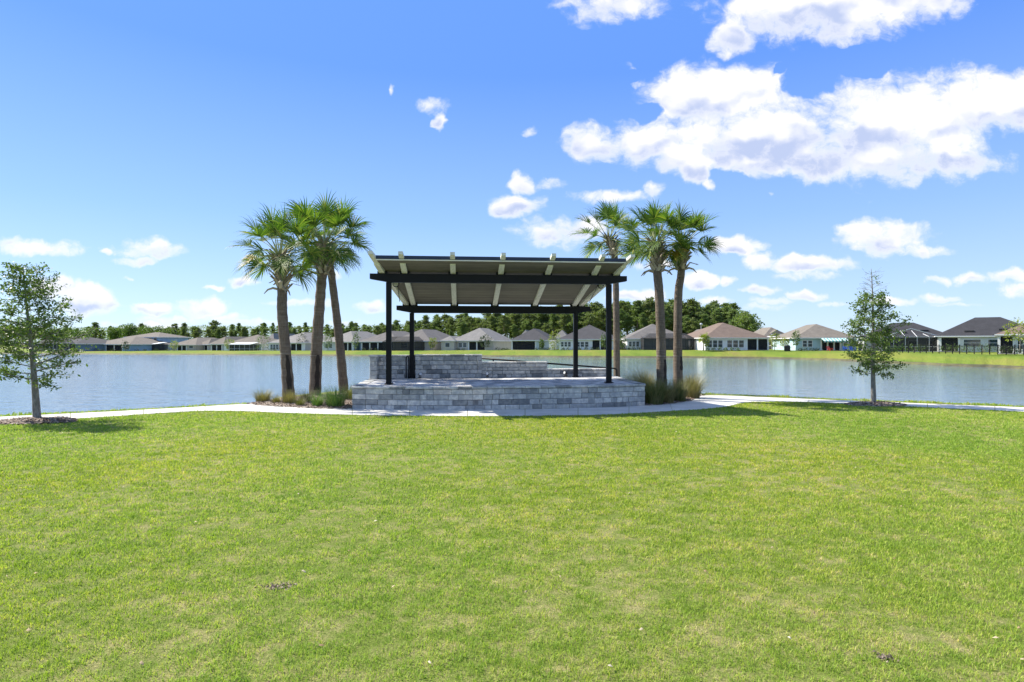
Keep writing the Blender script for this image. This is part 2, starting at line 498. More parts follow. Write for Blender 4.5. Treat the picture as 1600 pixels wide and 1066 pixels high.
PAIRS = [((-160,660),(-160,671.5)),((0,652),(0,661)),((150,644.8),(150,653)),((250,639.5),(250,646)),((320,635.5),(320,642.6)),((385,632),(385,643.2)),
         ((420,634),(420,644.6)),((480,637.8),(480,646.8)),((550,639.3),(550,648.6)),((650,640.5),(650,650.2)),((750,640.8),(750,650.8)),((850,639.6),(850,649.8)),
         ((950,637),(950,648)),((1008,634.2),(1008,645)),((1050,630.5),(1055,642)),((1082,625.5),(1100,639.5)),((1092,619.5),(1135,635.5)),((1128,618.6),(1160,630)),((1180,620.8),(1188,628.2)),
         ((1250,623.4),(1250,628.6)),((1320,626.2),(1320,631.4)),((1400,629.4),(1400,634.8)),((1500,633.4),(1500,639.2)),((1600,637.2),(1600,644)),((1800,646),(1800,655.5)),((2000,656),(2000,668))]
tops = smooth_pts([gp(*a) for a, b_ in PAIRS], 10)
bots = smooth_pts([gp(*b_) for a, b_ in PAIRS], 10)
pm = MB()
acc, seg, start = 0.0, [], 0
for i in range(len(tops)-1):
    ml = ((tops[i+1]+bots[i+1])/2-(tops[i]+bots[i])/2).length
    acc += ml
    if acc > 1.55 or i == len(tops)-2:
        seg.append((start, i+1)); start = i+1; acc = 0
PATH_SLABS = seg
for a, b_ in seg:
    t_, bt = [q.copy() for q in tops[a:b_+1]], [q.copy() for q in bots[a:b_+1]]
    d = (t_[1]-t_[0]).normalized()*.016; t_[0] += d; bt[0] += d
    poly = [(q.x, q.y) for q in bt] + [(q.x, q.y) for q in reversed(t_)]
    pm.prism(poly, -.08, .012)
tag(pm.build('path', m_conc), kind='structure')
PATH_EDGE_X = np.array([q.x for q in bots]); PATH_EDGE_Y = np.array([q.y for q in bots])

# ---- lawn blades
m_blade, S, p, out = new_mat('lawn_blades')
g = S.n('ShaderNodeNewGeometry')
msk = lawn_mask(S, g.outputs['Position'])
rnd = g.outputs['Random Per Island']
big = S.noise(g.outputs['Position'], .11, 2.0, .5)
sxyz = S.n('ShaderNodeSeparateXYZ'); S.put(sxyz.inputs[0], g.outputs['Position'])
dry = S.m('MULTIPLY', S.sstep(sxyz.outputs[0], -1.0, 5.5), S.sstep(sxyz.outputs[1], 11.0, 4.0))   # the worn corner of the lawn
f = S.m('ADD', S.m('MULTIPLY', rnd, .56), S.m('MULTIPLY', S.m('ADD', S.sstep(msk, .40, .64), S.m('MULTIPLY', dry, .22)), .46))
c = S.ramp(f, GREEN_STOPS)
c = S.mix(S.sstep(big, .38, .62), c, S.mix(1.0, c, (1.18, 1.02, .72), 'MULTIPLY'))
S.put(p.inputs['Base Color'], c); p.inputs['Roughness'].default_value = .55
p.inputs['Specular IOR Level'].default_value = .25
tr = S.n('ShaderNodeBsdfTranslucent'); S.put(tr.inputs[0], S.mix(1.0, c, (1.1, 1.15, .6), 'MULTIPLY'))
mx = S.n('ShaderNodeMixShader'); mx.inputs[0].default_value = .45
S.t.links.new(p.outputs[0], mx.inputs[1]); S.t.links.new(tr.outputs[0], mx.inputs[2]); S.t.links.new(mx.outputs[0], out.inputs[0])

def blades(name, X, Y, Hh, Wd, lean, mats, z0=0.0, parent=None):
    """one blade per point: a bent strip of a quad and a tip triangle"""
    n = len(X)
    az = rng.uniform(0, 2*PI, n); la = rng.uniform(0, 2*PI, n)
    sx_, sy_ = np.cos(az)*Wd/2, np.sin(az)*Wd/2
    lx, ly = np.cos(la)*lean*Hh, np.sin(la)*lean*Hh
    V = np.zeros((n, 5, 3), np.float32)
    Z = np.full(n, z0) if np.isscalar(z0) else z0
    V[:, 0] = np.stack([X-sx_, Y-sy_, Z-.004], 1); V[:, 1] = np.stack([X+sx_, Y+sy_, Z-.004], 1)
    V[:, 2] = np.stack([X+sx_*.8+lx*.4, Y+sy_*.8+ly*.4, Z+Hh*.62], 1); V[:, 3] = np.stack([X-sx_*.8+lx*.4, Y-sy_*.8+ly*.4, Z+Hh*.62], 1)
    V[:, 4] = np.stack([X+lx, Y+ly, Z+Hh*(1.0-.25*np.minimum(lean, 1.5))], 1)
    base = (np.arange(n)*5)[:, None]
    loops = (base + np.array([[0, 1, 2, 3, 3, 2, 4]])).ravel()
    sizes = np.tile([4, 3], n).astype(np.int32)
    return np_mesh(name, V.reshape(-1, 3), loops, mats, parent, sizes=sizes)

NBL = 860000
t = rng.uniform(0, 1, NBL*2)
d0, d1, ex = 1.8, 19.5, .40
dd = (d0**ex + t*(d1**ex-d0**ex))**(1/ex)
X, Y = rng.uniform(-1, 1, NBL*2)*(.94*dd+3.6), dd
edge = np.interp(X, PATH_EDGE_X[np.argsort(PATH_EDGE_X)], PATH_EDGE_Y[np.argsort(PATH_EDGE_X)])
keep = Y < edge - .015 + rng.normal(0, .02, len(X))
X, Y, dd = X[keep][:NBL], Y[keep][:NBL], dd[keep][:NBL]
# clumping: taller where the turf is thick, sparse where it is worn
def vnoise(x, y, sc, seed):
    r = np.random.default_rng(seed); G = r.uniform(0, 1, (64, 64))
    x, y = x*sc+100, y*sc+100
    xi, yi = np.floor(x).astype(int), np.floor(y).astype(int)
    fx, fy = x-xi, y-yi; fx, fy = fx*fx*(3-2*fx), fy*fy*(3-2*fy)
    a, b_, c_, d_ = G[xi % 64, yi % 64], G[(xi+1) % 64, yi % 64], G[xi % 64, (yi+1) % 64], G[(xi+1) % 64, (yi+1) % 64]
    return (a*(1-fx)+b_*fx)*(1-fy)+(c_*(1-fx)+d_*fx)*fy
cl = .22*vnoise(X, Y, 1.1, 1)+.38*vnoise(X, Y, 5.1, 2)+.4*vnoise(X, Y, 13, 3)
SOIL = [(435,918,.075),(1384,1030,.04)]
SOIL = [(gp(a, b_).x, gp(a, b_).y, r_) for a, b_, r_ in SOIL]
bare = np.zeros(len(X))
for sx0, sy0, r_ in SOIL: bare = np.maximum(bare, np.exp(-(((X-sx0)/(r_*1.35))**2+((Y-sy0)/r_)**2)))
keep = rng.uniform(0, 1, len(X)) < np.clip((cl-.18)*2.6, .12, 1)*(1-.75*bare)
X, Y, dd, cl = X[keep], Y[keep], dd[keep], cl[keep]
Hh = (.014+.027*cl)*rng.uniform(.6, 1.4, len(X))*(1+.012*dd)
Wd = np.maximum(.0040, .0010*dd)*rng.uniform(.7, 1.3, len(X))
lg = blades('lawn_grass', X, Y, Hh, Wd, rng.uniform(.2, 1.5, len(X)), m_blade)
tag(lg, kind='stuff')
# ragged tufts along the lip between path and water
n = 9000
uu_ = rng.uniform(-1.0, 1.0, n)
ne = np.array([interp(q, NEAR) for q in uu_])
ok = (uu_ < -.456) | (uu_ > .335)
yy = ne + rng.uniform(-.12, .28, n); xx = uu_*yy
yy, xx = yy[ok], xx[ok]
tag(blades('waterside_grass', xx, yy, rng.uniform(.02, .075, len(xx))*np.where(vnoise(xx, yy, 1.3, 5) > .6, 1.6, .8), np.full(len(xx), .02), rng.uniform(.2, 1.0, len(xx)), m_blade, -.03), kind='stuff')

# ================================================================== STAGE of tumbled concrete block
m_block, S, p, out = new_mat('tumbled_block')
g = S.n('ShaderNodeNewGeometry')
pos = g.outputs['Position']
c = S.ramp(g.outputs['Random Per Island'], [(0, (.22, .225, .22)), (.2, (.37, .375, .36)), (.5, (.475, .475, .45)), (.75, (.55, .545, .51)), (.92, (.62, .605, .56)), (1, (.60, .545, .48))])
n = S.noise(pos, 7.0, 5.0, .65); nf = S.noise(pos, 45.0, 4.0, .7)
c = S.mix(S.sstep(n, .38, .68), S.mix(1.0, c, (.72, .73, .76), 'MULTIPLY'), S.mix(1.0, c, (1.12, 1.11, 1.08), 'MULTIPLY'))
c = S.mix(S.m('MULTIPLY', S.sstep(nf, .5, .8), .35), c, (.16, .165, .175))
S.put(p.inputs['Base Color'], c); p.inputs['Roughness'].default_value = .9
p.inputs['Specular IOR Level'].default_value = .15
bump(S, p, S.m('ADD', n, S.m('MULTIPLY', nf, .5)), .7, .02)
m_mortar = plain('block_joint_mortar', (.17, .17, .168), .95, .2, 8)  # dark mortar of the core, seen in the joints between blocks
m_cap = m_block

def poly_pts(pts):
    return [Vector((q[0], q[1], 0)) for q in pts]
def along(pts, s):
    """point and tangent at arc length s of a polyline"""
    for a, b_ in zip(pts, pts[1:]):
        L = (b_-a).length
        if s <= L or b_ is pts[-1]:
            return a + (b_-a)*(s/L if L else 0), (b_-a).normalized()
        s -= L
def length(pts): return sum((b_-a).length for a, b_ in zip(pts, pts[1:]))
def stone(mb, a, b_, nrm, z0, z1, depth, jut, mi=0):
    """one block: face from a to b_ (plan), chamfered round its visible face"""
    t_ = (b_-a).normalized(); e = .014
    o = nrm*jut
    inner = a - nrm*depth, b_ - nrm*depth
    vs = []
    for (q, dx_) in ((a, 1), (b_, -1)):
        for z, dz_ in ((z0, 1), (z1, -1)):
            vs += [Vector((q.x, q.y, z)) - nrm*depth, Vector((q.x, q.y, z)) + o - nrm*e, Vector((q.x, q.y, z)) + o + t_*e*dx_ + Vector((0, 0, e*dz_))]
    # order: a-low(0,1,2) a-high(3,4,5) b-low(6,7,8) b-high(9,10,11)
    mb.add(vs, [(2, 8, 11, 5), (1, 7, 8, 2), (7, 10, 11, 8), (10, 4, 5, 11), (4, 1, 2, 5), (0, 6, 7, 1), (6, 9, 10, 7), (9, 3, 4, 10), (3, 0, 1, 4)], mi)
def block_course(mb, pts, z0, z1, lens, depth=.2, jut=.010, gap=.009):
    L = length(pts); s = 0.0
    while s < L - .02:
        l = random.choice(lens)*random.uniform(.94, 1.06)
        if L - s - l < .12: l = L - s
        a, t_ = along(pts, s+gap/2); b_, t2 = along(pts, s+l-gap/2)
        tt = (b_-a).normalized(); nrm = Vector((tt.y, -tt.x, 0))
        stone(mb, a, b_, nrm, z0+gap/2, z1-gap/2, depth, random.uniform(-jut, jut))
        s += l
def block_wall(mb, pts, z0, z1, n, lens=(.2, .3, .42, .42, .55), depth=.2):
    h = (z1-z0)/n
    for i in range(n):
        block_course(mb, pts, z0+i*h, z0+(i+1)*h, lens, depth)

ST = .70                                                     # stage floor height
front = poly_pts([gp(550,639.2), gp(592,640.2), gp(640,640.9), gp(690,641.2), gp(740,641.0), (-.55,17.28), (.85,17.50), gp(930,637.3), gp(1008,634)])
front = smooth_pts(front, 3)
front = [Vector((q.x, q.y, 0)) for q in front]
BL, BR = Vector((-5.22, 21.5, 0)), Vector((4.05, 22.7, 0))
stage = thing('stage', (-.3, 19.5, 0), 'low stage faced in grey tumbled stone blocks under the black framed roof', 'stage')
so = (-.3, 19.5, 0)
mb = MB()
block_wall(mb, front, -.03, ST-.075, 4)
block_wall(mb, [front[-1], BR], -.03, ST-.075, 4)
block_wall(mb, [BL, front[0]], -.03, ST-.075, 4)
tag(mb.build('block_facing', m_block, stage, off=so), kind=None)
core = [(q.x, q.y) for q in front] + [(BR.x, BR.y), (BL.x, BL.y)]
cen = Vector((-.3, 19.5))
core_in = [tuple(cen + (Vector(q)-cen)*.992) for q in core]
MB().prism(core_in, -.05, ST-.085).build('core', m_mortar, stage, off=so)
cap = MB()
def offset_path(pts, off):
    o = []
    for i, q in enumerate(pts):
        t_ = (pts[min(i+1, len(pts)-1)]-pts[max(i-1, 0)]).normalized()
        o.append(q + Vector((t_.y, -t_.x, 0))*off)
    return o
def cap_course(mb, pts, z0, z1, over=.03, depth=.34):
    block_course(mb, offset_path(pts, over), z0, z1, (.36, .42, .5), depth, .006)
    # top faces of the caps
    P = offset_path(pts, over-.006); L = length(P)
cap_course(cap, front, ST-.075, ST+.002)
cap_course(cap, [front[-1], BR], ST-.075, ST+.002)
cap_course(cap, [BL, front[0]], ST-.075, ST+.002)
cap.build('capstone_edge', m_cap, stage, off=so)
# paver floor
m_paver, S, p, out = new_mat('stage_pavers')
pos = world_pos(S)
br = S.n('ShaderNodeTexBrick')
br.offset = .5; br.squash = 1.0
rot = S.n('ShaderNodeVectorRotate', rotation_type='Z_AXIS'); S.put(rot.inputs['Vector'], pos); rot.inputs['Angle'].default_value = R(-50)
S.put(br.inputs['Vector'], rot.outputs[0])
br.inputs['Scale'].default_value = 1.0
br.inputs['Brick Width'].default_value = .46; br.inputs['Row Height'].default_value = .23
br.inputs['Mortar Size'].default_value = .006; br.inputs['Bias'].default_value = -.1
br.inputs['Color1'].default_value = (.72, .70, .67, 1); br.inputs['Color2'].default_value = (.20, .21, .235, 1)
br.inputs['Mortar'].default_value = (.12, .12, .12, 1)
n = S.noise(pos, 6.0, 5.0, .65)
S.put(p.inputs['Base Color'], S.mix(S.sstep(n, .35, .7), S.mix(1.0, br.outputs[0], (.82, .83, .85), 'MULTIPLY'), br.outputs[0]))
p.inputs['Roughness'].default_value = .85
bump(S, p, S.m('ADD', S.m('MULTIPLY', br.outputs['Fac'], -1.0), S.m('MULTIPLY', n, .4)), .5, .012)
floor_poly = [(q.x, q.y) for q in offset_path(front, -.012)] + [(BR.x-.012, BR.y), (BL.x+.012, BL.y)]
fl = MB(); fl.prism(floor_poly, ST-.06, ST-.016); fl.build('paver_floor', m_paver, stage, off=so)

# ---- stepped wall behind the stage, with the ramp and its rail
bw = thing('stepped_back_wall', (-.7, 21.9, ST), 'grey block wall at the back of the stage stepping down towards the right', 'wall')
bo = (-.7, 21.9, ST)
P1, P2 = at(581, 591, 21.15), at(660, 590, 21.75)
Q1, Q2 = at(649, 590, 21.45), at(753, 590, 21.75)
Q3, Q4 = at(855, 589, 22.15), at(953, 588, 22.5)
def wall_seg(name, pts, z1, n, depth=.26):
    mb = MB(); pts = poly_pts(pts)
    block_wall(mb, pts, ST-.02, z1-.07, n, depth=depth)
    a, b_ = pts[0], pts[-1]
    tt = (b_-a).normalized(); nr = Vector((-tt.y, tt.x, 0))
    block_wall(mb, [a+nr*depth*1.2, a], ST-.02, z1-.07, n, lens=(.34,), depth=.15)
    block_wall(mb, [b_, b_+nr*depth*1.2], ST-.02, z1-.07, n, lens=(.34,), depth=.15)
    block_wall(mb, [b_+nr*depth*1.2, a+nr*depth*1.2], ST-.5, z1-.07, n+3, depth=.1)
    w_ = mb.build(name, m_block, bw, off=bo)
    c2 = MB()
    block_course(c2, [a-tt*.02-nr*.03, b_+tt*.02-nr*.03], z1-.07, z1, (.36, .45, .5), depth*1.2+.07, .004)
    c2.build('capstone', m_cap, w_, off=bo)
    return w_
wall_seg('tall_wall_section', [P1, P2], 1.555, 5)
wall_seg('tall_wall_section', [Q1, Q2], 1.575, 5)
wall_seg('middle_wall_section', [Q2+Vector((0, .03, 0)), Q3], 1.285, 4)
wall_seg('low_wall_section', [Q3+Vector((0, .02, 0)), Q4], 1.005, 2)
# end pier at the left
mb = MB()
e0 = P1 + Vector((.02, -.34, 0))
pier = poly_pts([e0+Vector((-.02, .6, 0)), e0+Vector((-.02, 0, 0)), e0+Vector((.24, 0, 0)), e0+Vector((.24, .34, 0))])
for a, b_ in zip(pier, pier[1:]): block_wall(mb, [a, b_], ST-.02, 1.485, 5, lens=(.3, .42), depth=.1)
pr = mb.build('end_pier', m_block, bw, off=bo)
MB().span(e0.x-.05, e0.x+.27, e0.y-.03, e0.y+.34, 1.485, 1.556).build('capstone', m_cap, pr, off=bo)

ramp = MB()
r0, r1 = Q2 + Vector((-.3, .35, 0)), Q4 + Vector((1.0, .35, 0))
ramp.prism([(r0.x, r0.y), (r1.x, r1.y), (r1.x-.1, r1.y+1.2), (r0.x-.1, r0.y+1.2)], -.05, [ST, .05, .05, ST])
tag(ramp.build('ramp_path', m_conc), kind='structure')

m_black, S, p, out = new_mat('black_powder_coat')
n = S.noise(obj_co(S), 3.0, 4.0, .6)
S.put(p.inputs['Base Color'], S.mix(n, (.0025, .003, .004), (.006, .007, .009)))
S.put(p.inputs['Roughness'], S.m('MULTIPLY_ADD', n, .25, .38))
p.inputs['Specular IOR Level'].default_value = .22

rail = thing('ramp_handrail', (1.4, 22.9, .7), 'black pipe handrail sloping down behind the stepped block wall', 'handrail')
ro = (1.4, 22.9, .7)
A, B = at(745, 559.5, 22.7), at(955, 575.5, 23.2)
MB().tube([A, A.lerp(B, .5), B], .034, 10).build('top_rail', m_black, rail, True, ro)
MB().tube([B, at(960, 575.6, 23.2), at(963.5, 578, 23.2), at(964, 590, 23.2), at(964, 606, 23.2)], .030, 10).build('end_loop', m_black, rail, True, ro)
for tt in (.12, .5, .88):
    q = A.lerp(B, tt)
    MB().tube([q, Vector((q.x, q.y, q.z-.95))], .024, 8).build('rail_post', m_black, rail, True, ro)
rail = thing('gate_handrail', tuple(at(637, 591, 21.2)), 'short black double rail standing at the gap in the block wall', 'handrail')
ro = tuple(rail.location)
for px in (634.6, 638.6):
    MB().tube([at(px, 591.5, 21.2), at(px, 562, 21.2)], .022, 8).build('upright', m_black, rail, True, ro)
MB().tube([at(634.6, 562, 21.2), at(635.1, 557.6, 21.2), at(636.6, 556.2, 21.2), at(638.1, 557.6, 21.2), at(638.6, 562, 21.2)], .022, 8).build('bent_top', m_black, rail, True, ro)

# small flood lights along the foot of the wall
m_lens = plain('lamp_glass', (.55, .56, .56), .15, .05)
m_bronze = plain('bronze_fitting', (.03, .026, .022), .45, .2)
def spot(px, py, d, label, ang):
    t_ = thing('spotlight', tuple(at(px, py, d)), label, 'light', ang, 'spotlights at the foot of the block wall')
    b_ = MB(); b_.box((0, 0, .02), (.10, .10, .04)); b_.tube([(0, 0, .02), (0, 0, .09)], .015, 6)
    b_.build('base', m_bronze, t_)
    h_ = MB(); h_.tube([(0, .06, .10), (0, -.02, .13), (0, -.07, .145)], [.04, .06, .065], 12)
    hd = h_.build('lamp_head', m_bronze, t_, True)
    MB().tube([(0, -.071, .145), (0, -.074, .146)], .055, 12).build('lens', m_lens, hd)
spot(656, 590.4, 20.9, 'small bronze spotlight beside the left rear post', .5)
spot(762, 589.6, 21.5, 'small bronze spotlight where the wall first steps down', -.2)
spot(884, 588.2, 22.1, 'small bronze spotlight near the right rear post', -.9)

# ================================================================== PAVILION
PA = Vector((-.365, 18.51, 0)); EX = Vector((math.cos(R(5)), math.sin(R(5)), 0)); EY = Vector((-EX.y, EX.x, 0))
pav = thing('pavilion', (PA.x, PA.y, ST), 'open pavilion with a tilted timber roof on four black steel posts', 'pavilion', R(5))
def L3(x, y, z): return (x, y, z-ST)
for sx_ in (-1, 1):
    for (hw, ly, zt) in ((3.54, 0, 3.91), (3.1, 3.3, 3.12)):
        po = MB(); po.span(sx_*hw-.08, sx_*hw+.08, ly-.08, ly+.08, 0, zt-ST)
        pp = po.build('post', m_black, pav)
        q = MB(); q.span(sx_*hw-.13, sx_*hw+.13, ly-.13, ly+.13, .001, .018)
        for bx in (-.1, .1):
            for by in (-.1, .1): q.tube([(sx_*hw+bx, ly+by, .01), (sx_*hw+bx, ly+by, .04)], .012, 6)
        q.build('base_plate', m_black, pp)
def main_beam(name, hw, ly, z0, z1, taper):
    b_ = MB(); zs0, zs1 = z0-ST, z1-ST; th = .10
    prof = [(-hw, zs1), (-hw, zs1-.165), (-hw+taper, zs0), (hw-taper, zs0), (hw, zs1-.165), (hw, zs1)]
    n_ = len(prof)
    vs = [(x, ly-th, z) for x, z in prof]+[(x, ly+th, z) for x, z in prof]
    b_.add(vs, [tuple(range(n_)), tuple(range(n_, 2*n_))[::-1]]+[(i, n_+i, n_+(i+1) % n_, (i+1) % n_) for i in range(n_)])
    return b_.build(name, m_black, pav)
main_beam('front_beam', 4.12, 0, 3.91, 4.18, .62)
main_beam('rear_beam', 3.66, 3.3, 3.12, 3.39, .58)

m_rafter, S, p, out = new_mat('weathered_pale_timber')
co = obj_co(S)
n = S.noise(S.v('MULTIPLY', co, (10, 1.2, 10)), 2.2, 5.0, .6)
n2_ = S.noise(co, 1.1, 4.0, .6)
c = S.mix(S.sstep(n, .3, .7), (.60, .605, .54), (.74, .74, .67))
c = S.mix(S.m('MULTIPLY', S.sstep(n2_, .5, .75), .35), c, (.42, .42, .36))
S.put(p.inputs['Base Color'], c); p.inputs['Roughness'].default_value = .75
bump(S, p, n, .35, .006)
m_deck, S, p, out = new_mat('stained_roof_boards')
co = obj_co(S)
sx = S.n('ShaderNodeSeparateXYZ'); S.put(sx.inputs[0], co)
bd = S.m('DIVIDE', sx.outputs[1], .14)
bid = S.m('FLOOR', bd)
wn_ = S.n('ShaderNodeTexWhiteNoise', noise_dimensions='1D'); S.put(wn_.inputs['W'], bid)
joint = S.m('LESS_THAN', S.m('FRACT', bd), .045)
n = S.noise(S.v('MULTIPLY', co, (.7, 9, 1)), 2.0, 6.0, .65)
n3 = S.noise(S.v('MULTIPLY', co, (.5, 1.4, 1)), 1.1, 3.0, .6)
f = S.m('ADD', S.m('ADD', S.m('MULTIPLY', wn_.outputs[0], .12), S.m('MULTIPLY', n, .45)), S.m('MULTIPLY', n3, .35))
c = S.ramp(f, [(.25, (.085, .076, .066)), (.45, (.15, .136, .118)), (.62, (.215, .197, .167)), (.82, (.30, .285, .24))])
c = S.mix(S.m('MULTIPLY', joint, .45), c, (.06, .055, .05))
S.put(p.inputs['Base Color'], c); p.inputs['Roughness'].default_value = .8
bump(S, p, n, .3, .004)
m_navy = plain('dark_blue_metal', (.014, .026, .055), .35, .15, 2, metal=.3)
m_white = plain('white_paint', (.76, .76, .74), .55, .05, 2)

SL = (4.18-3.39)/3.3
def zr(ly): return 4.38 - SL*ly                               # rafter top line
def rafter(xf):
    """xf(ly) gives the rafter's place across; pieces: notched nose and full-depth body"""
    b_ = MB()
    st = [(-1.32, .085), (-1.28, .088), (-.66, .105), (-.64, .150), (-.12, .20), (3.3, .20), (3.75, .20)]
    hw = .068
    vs = []
    for ly, dp in st:
        w_ = hw*(1.22 if -.62 > ly > -.9 or ly >= -.2 else 1.0)
        x = xf(ly)
        for sx_, top in ((-1, 1), (1, 1), (1, 0), (-1, 0)):
            vs.append(L3(x+sx_*w_, ly, zr(ly)-(0 if top else dp)))
    fs = [(0, 1, 2, 3)]
    for i in range(len(st)-1):
        a = i*4
        for k2 in range(4): fs.append((a+k2, a+4+k2, a+4+(k2+1) % 4, a+(k2+1) % 4))
    e = (len(st)-1)*4
    fs.append((e+3, e+2, e+1, e))
    b_.add(vs, fs)
    r_ = b_.build('rafter', m_rafter, pav)
    for ly, zb in ((0, 4.18), (3.3, 3.39)):
        for s_ in (-1, 1):
            q = MB(); x = xf(ly)+s_*.115
            q.prism([(x-.035, ly-.06), (x+.035, ly-.06), (x+.035, ly+.06), (x-.035, ly+.06)], zb-ST+.002, zb-ST+.075)
            q.build('angle_bracket', m_black, r_)
    return r_
XF = [lambda y: -3.74+.136*y] + [(lambda y, k=k: k) for k in (-3.04, -1.52, 0, 1.52, 3.04)] + [lambda y: 3.76-.14*y]
for f_ in XF: rafter(f_)
# deck boards between outer rafters
def deck_slab(y0, y1, up0, up1, name, mt, inset=.07):
    b_ = MB(); vs = []
    for ly in (y0, y1):
        xl, xr = XF[0](ly)+inset, XF[-1](ly)-inset
        for x, upz in ((xl, up1), (xr, up1), (xr, up0), (xl, up0)): vs.append(L3(x, ly, zr(ly)+upz))
    b_.add(vs, [(0, 1, 2, 3), (7, 6, 5, 4), (0, 4, 5, 1), (1, 5, 6, 2), (2, 6, 7, 3), (3, 7, 4, 0)])
    return b_.build(name, mt, pav)
deck_slab(-.90, 3.42, -.105, -.06, 'roof_boards', m_deck)
deck_slab(-.95, 3.48, -.058, -.012, 'roof_sheet', m_navy)
b_ = MB()
for x0, x1 in ((XF[0](-.97)+.07, XF[-1](-.97)-.07),):
    b_.span(x0, x1, -1.0, -.955, zr(-.97)-.10-ST, zr(-.97)+.004-ST)
b_.build('front_gutter', m_navy, pav)
b_ = MB(); b_.span(XF[0](-.97)+.07, XF[-1](-.97)-.07, -.985, -.91, zr(-.97)-.132-ST, zr(-.97)-.104-ST)
b_.build('drip_trim', m_white, pav)
# two black flood lights under the roof corners
def flood(lx, label, s_):
    w_ = PA + EX*lx + EY*.62
    t_ = thing('floodlight', (w_.x, w_.y, zr(.62)-.20), label, 'light', R(5), 'floodlights under the roof')
    b2 = MB(); b2.tube([(0, .0, -.10), (0, -.10, -.115), (0, -.14, -.12)], [.075, .095, .10], 12)
    b2.build('lamp_housing', m_black, t_, True)
    b3 = MB(); b3.span(-.10, .10, -.02, .02, -.01, .01); b3.beam((-.10, 0, 0), (-.10, -.04, -.12), .015, .03); b3.beam((.10, 0, 0), (.10, -.04, -.12), .015, .03)
    b3.build('bracket', m_black, t_)
    b4 = MB(); b4.tube([(0, -.141, -.12), (0, -.146, -.12)], .08, 12); b4.build('lens', m_lens, t_)
    b5 = MB(); b5.tube([(s_*.04, .02, .0), (s_*.02, .4, -.13), (s_*-.05, 1.2, -.30), (s_*-.12, 2.2, -.52)], .011, 6); b5.build('cable', m_black, t_, True)
flood(-3.38, 'black floodlight under the left end of the pavilion roof', 1)
flood(3.40, 'black floodlight under the right end of the pavilion roof', -1)

# ================================================================== MULCH BEDS
m_mulch, S, p, out = new_mat('bark_mulch')
g = S.n('ShaderNodeNewGeometry')
c = S.ramp(g.outputs['Random Per Island'], [(0, (.05, .035, .027)), (.35, (.13, .09, .065)), (.7, (.25, .185, .14)), (1, (.44, .37, .30))])
S.put(p.inputs['Base Color'], c); p.inputs['Roughness'].default_value = .9
def in_poly(x, y, poly):
    r = np.zeros(len(x), bool); n = len(poly)
    for i in range(n):
        x1, y1 = poly[i]; x2, y2 = poly[(i+1) % n]
        cnd = ((y1 > y) != (y2 > y)) & (x < (x2-x1)*(y-y1)/((y2-y1) if y2 != y1 else 1e-9)+x1)
        r ^= cnd
    return r
def chips(cx, cy, cz, size):
    """random bark pieces: tilted thin boxes reduced to bent quads"""
    n = len(cx)
    az = rng.uniform(0, 2*PI, n); L = size*rng.uniform(.5, 1.4, n); Wd = L*rng.uniform(.25, .6, n)
    t1, t2 = rng.normal(0, .3, n), rng.normal(0, .35, n)
    ex_ = np.stack([np.cos(az)*np.cos(t1), np.sin(az)*np.cos(t1), np.sin(t1)], 1)
    ey_ = np.stack([-np.sin(az)*np.cos(t2), np.cos(az)*np.cos(t2), np.sin(t2)], 1)
    C_ = np.stack([cx, cy, cz], 1)
    nz = np.array([0, 0, 1.0])
    V = np.stack([C_-ex_*L[:, None]/2-ey_*Wd[:, None]/2, C_+ex_*L[:, None]/2-ey_*Wd[:, None]/2*.7, C_+ex_*L[:, None]/2+ey_*Wd[:, None]/2*.8, C_-ex_*L[:, None]/2+ey_*Wd[:, None]/2,
                  C_+nz*.012], 1)
    b_ = (np.arange(n)*5)[:, None]
    F = (b_[:, :, None] + np.array([[[0, 1, 4], [1, 2, 4], [2, 3, 4], [3, 0, 4]]])).reshape(-1, 3)
    return V.reshape(-1, 3), F
def bed(poly, height, n, size, seed):
    poly = [(q[0], q[1]) for q in poly]
    xs, ys = np.array([q[0] for q in poly]), np.array([q[1] for q in poly])
    x = rng.uniform(xs.min(), xs.max(), n*4); y = rng.uniform(ys.min(), ys.max(), n*4)
    k_ = in_poly(x, y, poly); x, y = x[k_][:n], y[k_][:n]
    cx, cy = xs.mean(), ys.mean()
    dist = np.full(len(x), 9.0)
    for (x1, y1), (x2, y2) in zip(poly, poly[1:]+poly[:1]):
        L2 = (x2-x1)**2+(y2-y1)**2; t_ = np.clip(((x-x1)*(x2-x1)+(y-y1)*(y2-y1))/L2, 0, 1)
        dist = np.minimum(dist, np.hypot(x-x1-t_*(x2-x1), y-y1-t_*(y2-y1)))
    z = .015 + height*(1-np.exp(-dist/.25))*(.6+.5*vnoise(x, y, 3.0, seed)) + rng.uniform(0, .012, len(x))
    V, F = chips(x, y, z, size)
    # body under the chips
    nb = len(V); m_ = len(poly)
    base = [(q[0], q[1], -.06) for q in poly]
    inn = [(cx+(q[0]-cx)*.86, cy+(q[1]-cy)*.86, .005+height*.55) for q in poly]
    rim = [(q[0], q[1], .004) for q in poly]
    VV = np.vstack([V, np.array(base), np.array(rim), np.array(inn), np.array([[cx, cy, .005+height*.6]])])
    T = []
    for i in range(m_):
        j = (i+1) % m_
        T += [(nb+i, nb+j, nb+m_+j), (nb+i, nb+m_+j, nb+m_+i), (nb+m_+i, nb+m_+j, nb+2*m_+j), (nb+m_+i, nb+2*m_+j, nb+2*m_+i), (nb+2*m_+i, nb+2*m_+j, nb+3*m_)]
    o = np_mesh('mulch', VV, np.vstack([F, np.array(T)]), m_mulch)
    return tag(o, kind='stuff')
